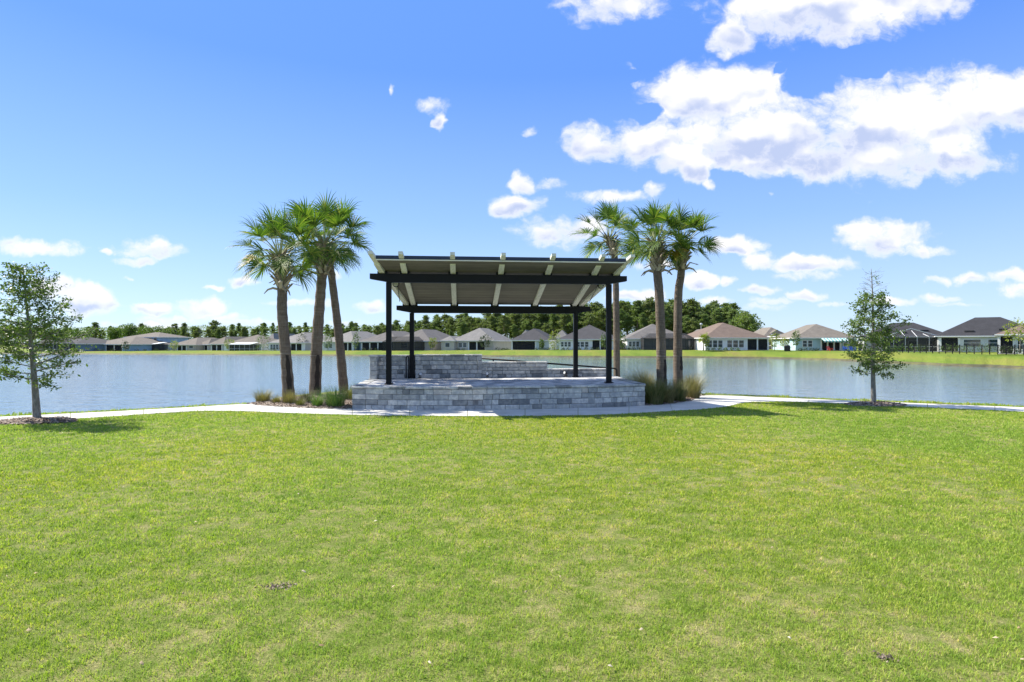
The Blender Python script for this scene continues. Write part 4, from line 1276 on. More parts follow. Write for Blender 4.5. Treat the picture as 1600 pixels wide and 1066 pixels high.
def house(key, xl, xr, d, th, D, he, ridge_y, roof, wall, label, zb=None, lanai=None, wins=(), rwins=(), cage=None, ext=None, side_wall=None, over=.45, col_n=1, flatw=None, group='houses across the lake', door=None):
    """xl, xr: photo columns of the two front wall corners; d: distance of the left one; th: turn of the house"""
    ul, ur = (xl-800)/FOC, (xr-800)/FOC
    c_, s_ = math.cos(R(th)), math.sin(R(th))
    P0 = Vector((ul*d, d, 0))
    Wd = (ur*d-P0.x)/(c_-ur*s_)
    zb = pad_z(P0.x, P0.y) if zb is None else zb
    root = thing('house', (P0.x, P0.y, zb), label, 'house', R(th), group)
    HOUSES[key] = (root, Wd, D, th)
    # walls with the porch cut in
    wm = MB(); T = .2
    la, lb, ld = (lanai[0]*Wd, lanai[1]*Wd, lanai[2]) if lanai else (None, None, 0)
    if lanai:
        if la > .05: wm.span(0, la, 0, T, 0, he)
        if lb < Wd-.05: wm.span(lb, Wd, 0, T, 0, he)
        wm.span(la, lb, 0, T, he-.30, he)
    else: wm.span(0, Wd, 0, T, 0, he)
    wm.span(0, T, T, D, 0, he); wm.span(T, Wd-T, D-T, D, 0, he)
    wm.build('wall', M_WALL[wall], root)
    sw = MB(); sw.span(Wd-T, Wd, T+.001, D, 0, he-.002); sw.build('side_wall', M_WALL[side_wall or wall], root)
    if lanai:
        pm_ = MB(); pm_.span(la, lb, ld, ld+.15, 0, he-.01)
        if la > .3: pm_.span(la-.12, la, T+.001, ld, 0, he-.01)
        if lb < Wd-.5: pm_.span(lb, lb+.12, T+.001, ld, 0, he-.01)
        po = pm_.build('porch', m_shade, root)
        MB().span(la, lb, -.3, ld-.001, .02, .10).build('porch_floor', m_floor, po)
        g_ = MB(); k_ = la+.08*(lb-la)
        g_.span(la+.12*(lb-la), lb-.12*(lb-la), ld-.05, ld-.004, .1, 2.15)
        dr = g_.build('sliding_door', m_glass, root)
        fr = MB(); n_ = 3
        fr.span(la+.12*(lb-la)-.04, la+.88*(lb-la)+.04, ld-.085, ld-.05, 2.14, 2.22)
        for i in range(n_+1):
            x = la+.12*(lb-la)+(lb-la)*.76*i/n_
            fr.span(x-.04, x+.04, ld-.08, ld-.051, .1, 2.2)
        fr.build('door_frame', m_trim, dr)
        for i in range(col_n+2):
            x = la + (lb-la)*i/(col_n+1)
            cm = MB(); wc = .15
            cm.span(x-wc, x+wc, -.06, T-.05, 0.1, he-.31); cm.span(x-wc-.04, x+wc+.04, -.09, T-.02, .0, .28); cm.span(x-wc-.04, x+wc+.04, -.09, T-.02, he-.42, he-.32)
            cm.build('column', m_trim, root)
        sc = MB(); sc.span(la+.16, lb-.16, .02, .03, .1, he-.31); sc.build('porch_screen', m_mesh, root)
    for a, b_, z0, z1, n in wins: window(root, a*Wd, b_*Wd, z0, z1, n)
    for a, b_, z0, z1, n in rwins: window(root, a*D, b_*D, z0, z1, n, 'R', Wd)
    # roof
    half = min(Wd, D)/2+over
    dist_r = d + s_*Wd/2 + c_*half
    zr_ = CAM_H+(HZ-ridge_y)/FOC*dist_r - zb
    pitch = max(.18, (zr_-he)/half)
    rm = MB(); hip_roof(rm, 0, Wd, 0, D, he, pitch, over)
    fm_ = MB(); fascia_ring(fm_, 0, Wd, 0, D, he, over)
    if ext:
        ea, eb, ed, eh = ext[0]*Wd, ext[1]*Wd, ext[2], ext[3]
        hip_roof(rm, ea, eb, -ed, D*.5, he-.003, pitch, over*.8)
        em = MB(); em.span(ea, eb, -ed, -ed+T, 0, he-.01); em.span(ea, ea+T, -ed+T, 0, 0, he-.01); em.span(eb-T, eb, -ed+T, 0, 0, he-.01)
        eo = em.build('front_bay', M_WALL[wall], root)
        fascia_ring(fm_, ea, eb, -ed, -.6, he-.004, over*.8)
        for a, b_, z0, z1, n in eh:
            f = MB(); x0, x1 = a*Wd, b_*Wd; t_ = .09
            f.span(x0, x1, -ed-.05, -ed-.002, z0, z1)
            fo = f.build('window', m_trim, root)
            MB().span(x0+t_, x1-t_, -ed-.065, -ed-.052, z0+t_, z1-t_).build('pane', m_glass, fo)
    ro = rm.build('roof', M_ROOF[roof], root)
    fm_.build('eaves_fascia', m_trim, ro)
    rnd_ = random.Random(hash(key) % 1000)
    if cage:
        ca, cb, cd, ch, style = cage[0]*Wd, cage[1]*Wd, cage[2], cage[3], cage[4]
        mf = m_trim if 'white' in style else m_bronzeframe
        fr = MB(); n_ = max(2, int((cb-ca)/1.6)); bw_ = .06
        for i in range(n_+1):
            x = ca+(cb-ca)*i/n_
            fr.span(x-bw_/2, x+bw_/2, -cd-bw_/2, -cd+bw_/2, 0, ch)
            if 'gable' in style:
                zt = ch + (1.5*(1-abs(i/n_-.5)*2))
                fr.beam((x, -cd, ch), (x, -.5, zt if 'flat' not in style else ch+.4), bw_, bw_)
            else: fr.beam((x, -cd, ch), (x, -.5, ch+.5), bw_, bw_)
        for z in (.04, .9, ch-.04): fr.span(ca, cb, -cd-bw_/2-.004, -cd+bw_/2-.004, z-.03, z+.03)
        for x in (ca, cb):
            for y in np.arange(-cd, -.3, 1.6): fr.span(x-bw_/2, x+bw_/2, y-bw_/2, y+bw_/2, 0, ch)
            fr.span(x-bw_/2, x+bw_/2, -cd, 0, ch-.06, ch); fr.span(x-bw_/2, x+bw_/2, -cd, 0, .87, .93)
        if 'gable' in style:
            xm = (ca+cb)/2
            fr.beam((ca, -cd-.01, ch), (xm, -cd-.01, ch+1.5), .09, .09); fr.beam((xm, -cd-.01, ch+1.5), (cb, -cd-.01, ch), .09, .09)
            fr.beam((xm, -cd, ch), (xm, -cd, ch+1.5), bw_, bw_)
        co_ = fr.build('screen_enclosure', mf, root)
        sm = MB(); e = .035
        sm.add([(ca, -cd+e, .05), (cb, -cd+e, .05), (cb, -cd+e, ch), (ca, -cd+e, ch)], [(0, 1, 2, 3)])
        for x in (ca+e, cb-e): sm.add([(x, -cd, .05), (x, -.05, .05), (x, -.05, ch), (x, -cd, ch)], [(0, 1, 2, 3)])
        if 'solid' in style:
            rf_ = MB(); rf_.prism([(ca-.2, -cd-.2), (cb+.2, -cd-.2), (cb+.2, -.45), (ca-.2, -.45)], [ch+.03, ch+.03, ch+.6, ch+.6], [ch+.13, ch+.13, ch+.7, ch+.7])
            rf_.build('patio_roof', m_whiteroof, co_)
        elif 'hip' in style:
            rf_ = MB(); xi = min(1.6, (cb-ca)*.25)
            z2 = min(ch+1.3, he+1.2)
            rf_.add([(ca, -cd, ch+.02), (cb, -cd, ch+.02), (cb, -.1, ch+.02), (ca, -.1, ch+.02), (ca+xi, -cd+xi, z2), (cb-xi, -cd+xi, z2), (cb-xi, -.1, z2), (ca+xi, -.1, z2)],
                    [(0, 1, 5, 4), (1, 2, 6, 5), (3, 0, 4, 7), (4, 5, 6, 7)])
            rf_.build('screen_roof', m_mesh, co_)
        else: sm.add([(ca, -cd, ch+.02), (cb, -cd, ch+.02), (cb, -.5, ch+.52), (ca, -.5, ch+.52)], [(0, 1, 2, 3)])
        sm.build('screen', m_mesh, co_)
    return root
H_ = house
# left to right along the shore (photo columns)
H_('a', 66, 118, 178, -22, 17, 2.5, 527, 'dark', 'slate', 'dark low house with a blue pool cage behind the left young oak', zb=-.75, cage=(.35, 1.0, 5, 2.6, 'white hip'), wins=[(.05, .25, .9, 2.1, 2)])
H_('b', 140, 203, 182, -20, 16, 2.35, 525.5, 'tan', 'blue', 'tan roofed house left of the two storey blue house', zb=-.75, lanai=(.42, .82, 3), wins=[(.08, .18, .9, 2.0, 1), (.24, .34, .9, 2.0, 1), (.86, .97, .9, 2.0, 1)])
rt = H_('c', 196, 248, 192, -16, 12, 4.7, 519.5, 'tan', 'blue', 'two storey blue house with a row of small upper windows', zb=-.75,
        wins=[(.10+.15*i, .20+.15*i, 3.1, 4.4, 1) for i in range(6)], cage=(.15, 1.28, 5, 2.3, 'bronze solidgrey'))
H_('d', 268, 306, 186, -20, 17, 2.1, 527.5, 'tan', 'taupe', 'small brown house right of the two storey blue house', zb=-.7, lanai=(.25, .62, 3), wins=[(.72, .9, .9, 1.9, 1)], side_wall='beige')
H_('e', 312, 326, 186, -30, 18, 2.2, 529, 'tan', 'grey', 'narrow grey house end showing its blank side wall on the left shore', zb=-.7, lanai=(.1, .9, 3), side_wall='grey')
H_('f', 329, 350, 178, -24, 16, 2.3, 526, 'tan', 'grey', 'grey house with a dark screened porch, left of the white walled one', zb=-.65, lanai=(.08, .85, 3), col_n=1)
H_('g', 350, 408, 174, -16, 14, 2.3, 523, 'tan', 'white', 'long white walled house with a white roofed patio enclosure', zb=-.6, wins=[(.06, .14, .8, 2.0, 1), (.2, .27, .8, 2.0, 1)], cage=(.42, .95, 4, 2.1, 'white solid'))
H_('h', 420, 476, 165, -24, 18, 2.45, 519.5, 'light', 'white', 'pale roofed house with white framed windows seen between the left palms', zb=-.4, wins=[(.04, .36, .5, 2.0, 4)], lanai=(.62, .93, 3), side_wall='grey')
H_('i', 503, 553, 158, -24, 18, 2.55, 517.5, 'light', 'pale', 'house with a slate blue end wall beside the slender leaning palm', zb=-.25, wins=[(.1, .34, .8, 2.0, 2), (.45, .62, .8, 2.0, 1)], side_wall='slate', lanai=(.68, .95, 3))
H_('j', 562, 620, 154, -22, 19, 2.5, 517, 'grey', 'slate', 'house with a dark columned porch left of the pavilion front post', zb=-.15, lanai=(.06, .72, 3.2), col_n=2, wins=[(.78, .96, .8, 2.0, 1)])
H_('k', 614, 672, 150, -20, 19, 2.5, 514.5, 'grey', 'beige', 'beige house with an arched dark screen enclosure seen past the left posts', zb=.0, cage=(.0, .86, 5, 2.3, 'bronze hip'), wins=[(.2, .4, .6, 2.0, 1)], side_wall='beige')
H_('l', 707, 771, 148, -15, 19, 2.45, 512.5, 'light', 'beige', 'beige house with a low hipped wing framed in the middle of the pavilion', zb=.12, lanai=(.40, .80, 3.2), col_n=1, wins=[(.14, .36, .75, 1.95, 2)],
   ext=(-.22, .10, 1.8, [(-.12, .0, .75, 1.95, 1)]), side_wall='beige')
H_('m', 800, 858, 145, -12, 19, 2.5, 513.5, 'dark', 'mist', 'dark roofed pale blue grey house with a wide black porch under the pavilion roof', zb=.2, lanai=(.0, .64, 3.2), col_n=0, wins=[(.72, .88, .6, 2.0, 1)], side_wall='mist')
H_('n', 874, 967, 139, -9, 18, 2.55, 507.5, 'dark', 'white', 'white house with a row of windows behind the right rear post', zb=.35, wins=[(.02, .20, .7, 1.95, 3), (.28, .50, .65, 1.95, 3)], lanai=(.55, .83, 3.2), col_n=1)
H_('o', 980, 1076, 136, -5, 18, 2.6, 506.5, 'grey', 'white', 'house with a big black pool cage behind the right palms', zb=.38, wins=[(.02, .20, .7, 2.0, 3)], cage=(.22, 1.0, 5.5, 2.75, 'bronze hip'), side_wall='beige')
H_('p', 1102, 1200, 124, 3, 17, 2.7, 504.5, 'brown', 'white', 'brown roofed white house with wide window bands right of the palms', zb=.42, wins=[(.03, .28, .55, 2.2, 3), (.34, .62, .55, 2.2, 3)], lanai=(.66, 1.0, 3.5), col_n=1)
H_('q', 1194, 1234, 150, 0, 12, 3.2, 511.5, 'tan', 'blue', 'blue house with a small gabled dormer set back between two others', zb=.45, wins=[(.4, .6, 2.0, 2.9, 1)], cage=(.1, .95, 6, 2.6, 'white solid'))
rs_ = H_('r', 1244, 1338, 120, -10, 18, 2.65, 506.5, 'tan', 'aqua', 'aqua house with a striped awning left of the right young oak', zb=.42, wins=[(.10, .28, .7, 2.15, 2), (.78, .97, .9, 2.1, 2)], lanai=(.42, .74, 3), col_n=2)
H_('s', 1350, 1492, 113, -26, 11, 2.6, 504.5, 'charcoal', 'grey', 'dark roofed house with a white framed gabled screen enclosure behind the right young oak', zb=.42, cage=(.16, .78, 6, 2.7, 'white gable'), wins=[(.2, .4, .6, 2.0, 2), (.5, .62, .4, 2.0, 1), (.70, .80, .5, 2.0, 1)])
H_('t', 1466, 1640, 101, -34, 11, 2.75, 496, 'charcoal', 'pale', 'large grey house with a long charcoal roof at the right', zb=.45, lanai=(.02, .20, 3), col_n=0, wins=[(.235, .41, .9, 2.2, 1), (.46, .58, .9, 2.2, 1)])
H_('u', 1561, 1760, 80, -40, 16, 2.75, 487, 'brown', 'white', 'white house with columns and a brown roof at the right edge', zb=.45, lanai=(.0, .13, 3), col_n=0, wins=[(.15, .34, .6, 2.0, 3)])
# houses of the street behind
H_('v', 812, 828, 205, -10, 12, 3.4, 515.5, 'light', 'pale', 'distant house with a white roof peak behind the black porch house', zb=.3)
H_('w', 866, 888, 205, -10, 12, 3.4, 515.8, 'light', 'pale', 'distant pale grey roof peeping above the eaves left of the right rear post', zb=.3)
H_('x', 1096, 1122, 165, 0, 14, 3.0, 514, 'grey', 'pale', 'grey roofed house end showing just left of the brown roofed house', zb=.45)
H_('y', 412, 428, 188, -20, 14, 2.9, 521, 'light', 'pale', 'pale roof behind the shortest left palm trunk', zb=-.5)
# low box vents on the charcoal roofs
for key_, spots_ in (('s', [(.45, .30), (.70, .42)]), ('t', [(.30, .22), (.62, .30), (.75, .45)])):
    rt, Wd, D_, th = HOUSES[key_]
    rf_ = [c_ for c_ in rt.children if c_.name.startswith('roof')][0]
    zs = [v.co for v in rf_.data.vertices]; z1 = max(v.z for v in zs); z0 = min(v.z for v in zs)
    for fx, fy in spots_:
        y = -.45+fy*(D_/2+.45); z = z0+(z1-z0)*fy
        MB().box((Wd*fx, y, z+.07), (1.3, .45, .26)).build('roof_vent', m_bronzeframe, rf_)
# dormer on house q and awning on house r
rt, Wd, D_, th = HOUSES['q']
dm = MB(); xm = Wd*.5
dm.prism([(xm-1.5, .2), (xm+1.5, .2), (xm+1.5, 3.0), (xm-1.5, 3.0)], 3.1, 4.0)
dm.add([(xm-1.8, -.1, 3.95), (xm+1.8, -.1, 3.95), (xm, -.1, 5.0), (xm-1.8, 4.2, 3.95), (xm+1.8, 4.2, 3.95), (xm, 4.2, 5.0)], [(0, 1, 2), (3, 5, 4), (0, 2, 5, 3), (1, 4, 5, 2), (0, 3, 4, 1)], 1)
dd_ = dm.build('dormer', [M_WALL['white'], M_ROOF['tan']], rt)
MB().span(xm-.7, xm+.7, .1, .19, 3.3, 3.9).build('window', m_glass, dd_)
rt, Wd, D_, th = HOUSES['r']
m_awn, S, p, out = new_mat('striped_awning')
sx = S.n('ShaderNodeSeparateXYZ'); S.put(sx.inputs[0], obj_co(S))
S.put(p.inputs['Base Color'], S.mix(S.m('LESS_THAN', S.m('FRACT', S.m('MULTIPLY', sx.outputs[0], 1.6)), .5), (.55, .60, .55), (.10, .33, .30)))
p.inputs['Roughness'].default_value = .8
aw = MB(); x0, x1 = Wd*.40, Wd*.82
aw.prism([(x0, -2.2), (x1, -2.2), (x1, -.5), (x0, -.5)], [1.95, 1.95, 2.5, 2.5], [2.0, 2.0, 2.55, 2.55])
for i in range(26):
    a = x0+(x1-x0)*i/26; b_ = x0+(x1-x0)*(i+1)/26
    aw.prism([(a, -2.22), (b_, -2.22), (b_, -2.20), (a, -2.20)], [1.72, 1.72, 1.72, 1.72], 1.97)
aw.build('awning', m_awn, rt)

# ================================================================== FENCE ALONG THE RIGHT SHORE
fence = None
F0, F1 = Vector((64.5, 95.5, .42)), Vector((70.5, 70.0, .48))
F0 = Vector(((1385-800)/FOC*97, 97, .42)); F1 = Vector(((1660-800)/FOC*69, 69, .48))
fence = thing('fence', tuple(F0), 'black aluminium rail fence along the right shore in front of the charcoal roofed house', 'fence')
fo = tuple(F0)
nf = 24
for i in range(nf+1):
    q = F0.lerp(F1, i/nf)
    mb = MB(); mb.box((q.x, q.y, q.z+.62), (.10, .10, 1.28), .6); mb.box((q.x, q.y, q.z+1.29), (.14, .14, .05), .6)
    mb.build('post', m_black, fence, off=fo)
for z in (.18, 1.02, 1.15):
    mb = MB(); mb.beam(F0+Vector((0, 0, z)), F1+Vector((0, 0, z)), .035, .04); mb.build('rail', m_black, fence, off=fo)
mb = MB(); L = (F1-F0).length; npk = int(L/.16)
for i in range(npk):
    q = F0.lerp(F1, i/npk); mb.box((q.x, q.y, q.z+.62), (.016, .016, .98), .6)
tag(mb.build('picket_row', m_black, fence, off=fo), kind='stuff')

# ================================================================== SHRUBS AND SMALL TREES ON THE FAR SHORE
M_SH = {
    'dark': leaf_mat('dark_shrub_leaf', [(0, (.018, .035, .012)), (.6, (.035, .065, .018)), (1, (.07, .11, .03))], .2),
    'lime': leaf_mat('yellow_green_leaf', [(0, (.16, .20, .03)), (.6, (.26, .30, .05)), (1, (.36, .37, .09))], .35),
    'mid': leaf_mat('mid_green_leaf', [(0, (.05, .09, .02)), (.6, (.10, .16, .035)), (1, (.16, .22, .05))], .3),
}
def shell_points(n, rl, rx, rz, lump=.25, bottom=.15):
    v = rl.normal(0, 1, (n, 3)); v /= np.linalg.norm(v, axis=1)[:, None]
    rad = rl.uniform(.45, 1.0, n)**.5
    lum = 1+lump*np.sin(v[:, 0]*5+rl.uniform(0, 6))*np.cos(v[:, 2]*6+1)
    P_ = v*(rad*lum)[:, None]*np.array([rx, rx, rz])
    return P_
def shrub(name, px, py_base, d, rx, rz, kind, label, group, n=260, leaf=.2, stem=0.0, zc=None):
    zb = CAM_H+(HZ-py_base)/FOC*d
    q = Vector(((px-800)/FOC*d, d, zb))
    rl = np.random.default_rng(int(px*7+d))
    o = thing(name, tuple(q), label, 'shrub' if stem == 0 else 'tree', 0, group)
    P_ = shell_points(n, rl, rx, rz); P_[:, 2] += stem+rz*.85
    P_ = P_[P_[:, 2] > .03]
    V, F = leaf_quads(P_, leaf, rl)
    np_mesh('foliage' if stem == 0 else 'crown', V, F, M_SH[kind], o)
    tm = MB(); tm.tube([(0, 0, -.05), (.02, 0, stem*.6+.1), (0, .02, stem+rz*.8)], [max(.03, rx*.07), max(.025, rx*.055), .01], 6)
    tm.build('stem' if stem == 0 else 'trunk', m_oakbark, o, True)
    return o
G1 = 'small trees on the far bank'
ST_ = [ # px, base y, d, rx, rz, kind, stem, label
    (359.5, 547.2, 172, 1.5, 1.7, 'lime', .4, 'yellow green bushy tree in front of the white roofed patio house'),
    (411, 547.4, 166, 1.9, 2.4, 'mid', .4, 'bushy green tree left of the shortest left palm trunk'),
    (472, 547.2, 161, 1.5, 2.6, 'dark', .4, 'dark narrow tree between the two thick left palm trunks'),
    (512.5, 547.0, 153, 1.1, 1.8, 'mid', .8, 'small green tree right of the tallest left palm trunk'),
    (556, 547.0, 150, .9, 2.2, 'mid', .6, 'slim light tree before the slate blue end wall'),
    (676, 547.0, 146, 1.15, 1.35, 'lime', .7, 'lime coloured small tree between the left rear post and the beige house'),
    (757.5, 547.0, 144, 1.6, 1.6, 'dark', .9, 'dark spreading tree at the porch column in the middle of the pavilion'),
    (846.5, 547.0, 142, .6, 1.3, 'mid', .5, 'slim pale tree right of the wide black porch'),
    (866, 547.0, 135, 1.5, 2.2, 'lime', .5, 'bushy lime tree left of the right rear post'),
    (944, 546.6, 134, .9, 1.6, 'mid', .7, 'small round tree just left of the right front post'),
    (971.5, 546.6, 134, 1.1, 1.8, 'mid', .7, 'green small tree right of the right front post'),
    (1104, 547.5, 121, .5, 1.4, 'lime', .9, 'thin yellow green tree left of the brown roofed house'),
    (1210, 548.0, 117, 1.0, 1.5, 'lime', 1.0, 'yellowish tree between the brown roofed and the aqua house'),
    (1243.5, 548.2, 114, .8, 1.5, 'mid', 1.2, 'slim tree at the white end of the aqua house'),
    (1594, 551.0, 76, 1.75, 1.5, 'lime', 1.6, 'bright yellow green tree in front of the white house at the right edge'),
    (1226, 548.0, 119, .9, 1.0, 'lime', .9, 'small yellow tree close by the white patio roof'),
    (196.0, 548.4, 172, 1.1, 1.5, 'dark', .3, 'dark round tree in front of the tan roofed house on the left shore'),
    (272, 548.4, 174, 1.3, 1.5, 'lime', .5, 'yellow green tree beside the small brown house'),
]
for px, by, d, rx, rz, kd, stm, lb in ST_:
    shrub('small_tree', px, by, d, rx, rz, kd, lb, G1, n=int(260+120*rx), leaf=.34, stem=stm)
# low shrubs along the house walls
FOOT = [
    ('dark low shrub at the foot of the black porch house', [(838,.4),(845,.5),(851,.45),(857,.4)], 547.3, 141.5, 'dark'),
    ('dark low shrub under the windows of the white house behind the rear post', [(880,.35),(888,.4),(897,.35),(906,.4),(916,.45),(925,.4),(934,.4)], 546.8, 136, 'dark'),
    ('dark low shrub at the wall of the beige house in the middle', [(716,.4),(724,.4),(778,.55),(786,.45),(792,.4)], 547.6, 145, 'dark'),
    ('low shrub at the window wall left of the black pool cage', [(983,.4),(990,.45),(997,.4),(975,.5)], 547.0, 133, 'dark'),
    ('green shrub at the side wall right of the black pool cage', [(1082,.9),(1088,.7),(1078,.7),(1093,.6)], 547.6, 131, 'mid'),
    ('low green shrub under the window bands of the brown roofed house', [(1106,.35),(1115,.4),(1125,.4),(1134,.35),(1144,.4),(1153,.35)], 547.6, 121.5, 'mid'),
    ('low shrub in front of the aqua house', [(1250,.4),(1258,.4),(1268,.45),(1276,.4)], 548.8, 116.5, 'dark'),
    ('rounded green shrub behind the black fence', [(1420,.8),(1430,.9),(1441,.8),(1478,.8),(1492,.9),(1503,.8),(1514,.75),(1536,.9),(1545,.8)], 549.5, 95, 'mid'),
    ('dark shrub at the foot of the white house at the right edge', [(1566,.8),(1574,.7),(1584,.6)], 552, 78, 'dark'),
    ('dark shrub before the houses between the left palms', [(398,.6),(424,.5),(430,.5),(440,.5),(456,.5),(480,.5)], 548, 162, 'dark'),
    ('dark shrub at the foot of the blue and tan houses on the left shore', [(150,.6),(160,.5),(176,.6),(214,.6),(226,.5),(244,.6),(262,.6)], 549, 176, 'dark'),
    ('dark shrub in front of the columned porch left of the pavilion post', [(568,.5),(578,.4),(588,.5),(604,.45)], 548.2, 151, 'dark'),
]
for lb, lst, by, d, kd in FOOT:
    for px, r in lst:
        shrub('low_shrub', px, by, d, r*1.15, r*.8, kd, lb, lb.replace('shrub', 'shrubs', 1), n=90, leaf=.24)
# ---- patio things by the aqua house
m_red = plain('red_paint', (.42, .05, .035), .5); m_bluep = plain('blue_paint', (.02, .08, .36), .5)
def garden_chair(px, by, d, mt, label, rz):
    zb = CAM_H+(HZ-by)/FOC*d
    t_ = thing('garden_chair', ((px-800)/FOC*d, d, zb), label, 'chair', rz, 'garden chairs before the aqua house')
    s_ = MB(); s_.beam((0, -.35, .42), (0, .25, .30), .6, .04); s_.build('seat', mt, t_)
    b2 = MB()
    for i in range(5): b2.beam((-.26+.13*i, .2, .28), (-.32+.16*i, .55, 1.05-.05*abs(i-2)), .11, .03, up=(0, -1, .5))
    b2.build('backrest', mt, t_)
    for sx_ in (-1, 1):
        MB().beam((sx_*.36, -.38, .60), (sx_*.36, .40, .60), .13, .03).build('armrest', mt, t_)
        MB().span(sx_*.33-.03, sx_*.33+.03, -.36, -.28, 0, .58).build('leg', mt, t_)
        MB().beam((sx_*.31, .45, 0), (sx_*.31, .22, .58), .05, .08).build('leg', mt, t_)
garden_chair(1297, 549.3, 113, m_red, 'red garden chair on the grass before the aqua house', .3)
garden_chair(1321, 549.0, 114, m_bluep, 'left one of two blue garden chairs before the aqua house', -.2)
garden_chair(1332, 549.0, 114, m_bluep, 'right one of two blue garden chairs before the aqua house', .2)
gd = 117.0; zb = CAM_H+(HZ-549.2)/FOC*gd
t_ = thing('barbecue_grill', ((1230-800)/FOC*gd, gd, zb), 'black covered barbecue grill beside the white end of the aqua house', 'grill', .2)
MB().span(-.5, .5, -.3, .3, .08, .85).build('cabinet', m_bronzeframe, t_)
b2 = MB(); b2.tube([(-.48, 0, .95), (.48, 0, .95)], .28, 14); b2.build('lid', m_bronzeframe, t_, True)
MB().span(.52, .95, -.25, .25, .82, .87).build('side_shelf', m_bronzeframe, t_)
MB().span(-.95, -.52, -.25, .25, .82, .87).build('side_shelf', m_bronzeframe, t_)
ld_ = 150.0
b0, b1 = at(1095.5, 547, ld_), at(1095.5, 506, ld_)
t_ = thing('street_lamp', (b0.x, b0.y, .4), 'thin pole street lamp standing between the wood and the brown roofed house', 'street lamp')
h_ = b1.z-.4
MB().tube([(0, 0, 0), (0, 0, h_-.4)], [.10, .06], 8).build('pole', plain('lamp_post_grey', (.32, .33, .33), .5), t_, True)
MB().tube([(0, 0, h_-.4), (0, 0, h_-.3), (0, 0, h_), (0, 0, h_+.15)], [.12, .32, .38, .10], 10).build('lamp_head', plain('lamp_head_pale', (.55, .56, .56), .4), t_, True)
# a small palm by the brown roofed house
pd = 122.0; b0 = at(1099, 547.5, pd)
t_ = thing('small_palm', tuple(b0), 'small green palm at the left corner of the brown roofed house', 'palm tree')
MB().tube([(0, 0, 0), (.05, 0, 1.2), (0, 0, 2.3)], [.14, .11, .10], 8).build('trunk', m_boot, t_, True)
lf, stt = MB(), MB(); random.seed(5)
for i in range(16): frond(lf, stt, (0, 0, 2.3), i*2.4, R(75)-i*R(6), .6, .95, .6+.05*i)
c_ = lf.build('crown', M_SH['lime'], t_); stt.build('leaf_stalk_cluster', m_petiole, c_)

# ================================================================== THE WOOD BEHIND THE HOUSES
m_pine = leaf_mat('pine_needles', [(0, (.085, .125, .042)), (.45, (.15, .205, .065)), (.8, (.21, .27, .09)), (1, (.28, .32, .12))], .36, .7, patch=.35)
m_pine_b = leaf_mat('olive_pine_needles', [(0, (.095, .125, .045)), (.5, (.165, .205, .07)), (1, (.25, .27, .11))], .36, .7, patch=.35)
m_pbark = plain('pine_bark', (.20, .165, .135), .95, .3, 1.5)
def pine_proto(seed, H, crown_from, rad, shape, mt):
    """tall pine: bare pole, whorled limbs, needle masses in uneven tiers"""
    rs = random.Random(seed); rl = np.random.default_rng(seed)
    root = thing('pine_tree', (0, -500, -50), None, 'tree')
    lean = rs.uniform(-.3, .3)
    tm = MB(); tm.tube([(0, 0, -.3), (lean*.4, 0, H*.5), (lean, 0, H*.97)], [.22, .16, .05], 7)
    pts = []
    nl = 34
    for i in range(nl):
        t_ = (i+.5)/nl
        z = H*(crown_from+(1-crown_from)*t_)
        az = i*2.4+rs.uniform(-.5, .5)
        prof = math.sin(PI*min(1, .18+t_*.80))**.7 if shape == 0 else (1-t_)**.6*.95+.12
        L = rad*prof*rs.choice((.35, .6, .8, 1.0, 1.3))*rs.uniform(.85, 1.15)
        b0 = Vector((lean*z/H, 0, z))
        e = b0+Vector((math.cos(az)*L, math.sin(az)*L, L*rs.uniform(.05, .5)))
        tm.tube([b0, b0.lerp(e, .6)+Vector((0, 0, -.06*L)), e], [.06, .035, .015], 4, cap=False)
        for j in range(int(5+4*L)):
            u = rs.uniform(.35, 1.08)
            c_ = b0.lerp(e, u)
            k_ = rs.randint(13, 19)
            s_ = rs.uniform(.20, .42)
            pts.append(rl.normal(0, 1, (k_, 3))*np.array([s_, s_, s_*.6])+np.array(tuple(c_)))
    tm.build('trunk', m_pbark, root, True)
    P_ = np.concatenate(pts)
    V, F = leaf_quads(P_, .46, rl, flat=.8)
    np_mesh('crown', V, F, mt, root)
    return root
PINES = [pine_proto(61, 15, .45, 2.3, 0, m_pine), pine_proto(62, 17, .50, 2.0, 0, m_pine), pine_proto(63, 14, .35, 2.2, 1, m_pine_b),
         pine_proto(64, 16, .42, 2.6, 0, m_pine_b), pine_proto(65, 18, .55, 1.9, 1, m_pine), pine_proto(66, 13, .25, 2.5, 0, m_pine_b)]
PH = [15, 17, 14, 16, 18, 13]
TOPS = [(-60, 508), (60, 512), (150, 511), (250, 513), (320, 508), (420, 510), (520, 509), (600, 507), (640, 505), (665, 500), (700, 497), (740, 493), (780, 490), (850, 484), (900, 479), (960, 475), (1010, 473), (1060, 475), (1100, 474), (1140, 476), (1160, 480), (1172, 489), (1178, 498)]
DIST = [(-60, 330), (320, 330), (600, 320), (660, 290), (760, 245), (900, 222), (1000, 205), (1100, 196), (1180, 192)]
rs = random.Random(99)
used = [False]*len(PINES)
LAB_R = 'tall pine in the dense wood behind the pavilion and the right palms'
LAB_L = 'distant pine in the low wood behind the left shore houses'
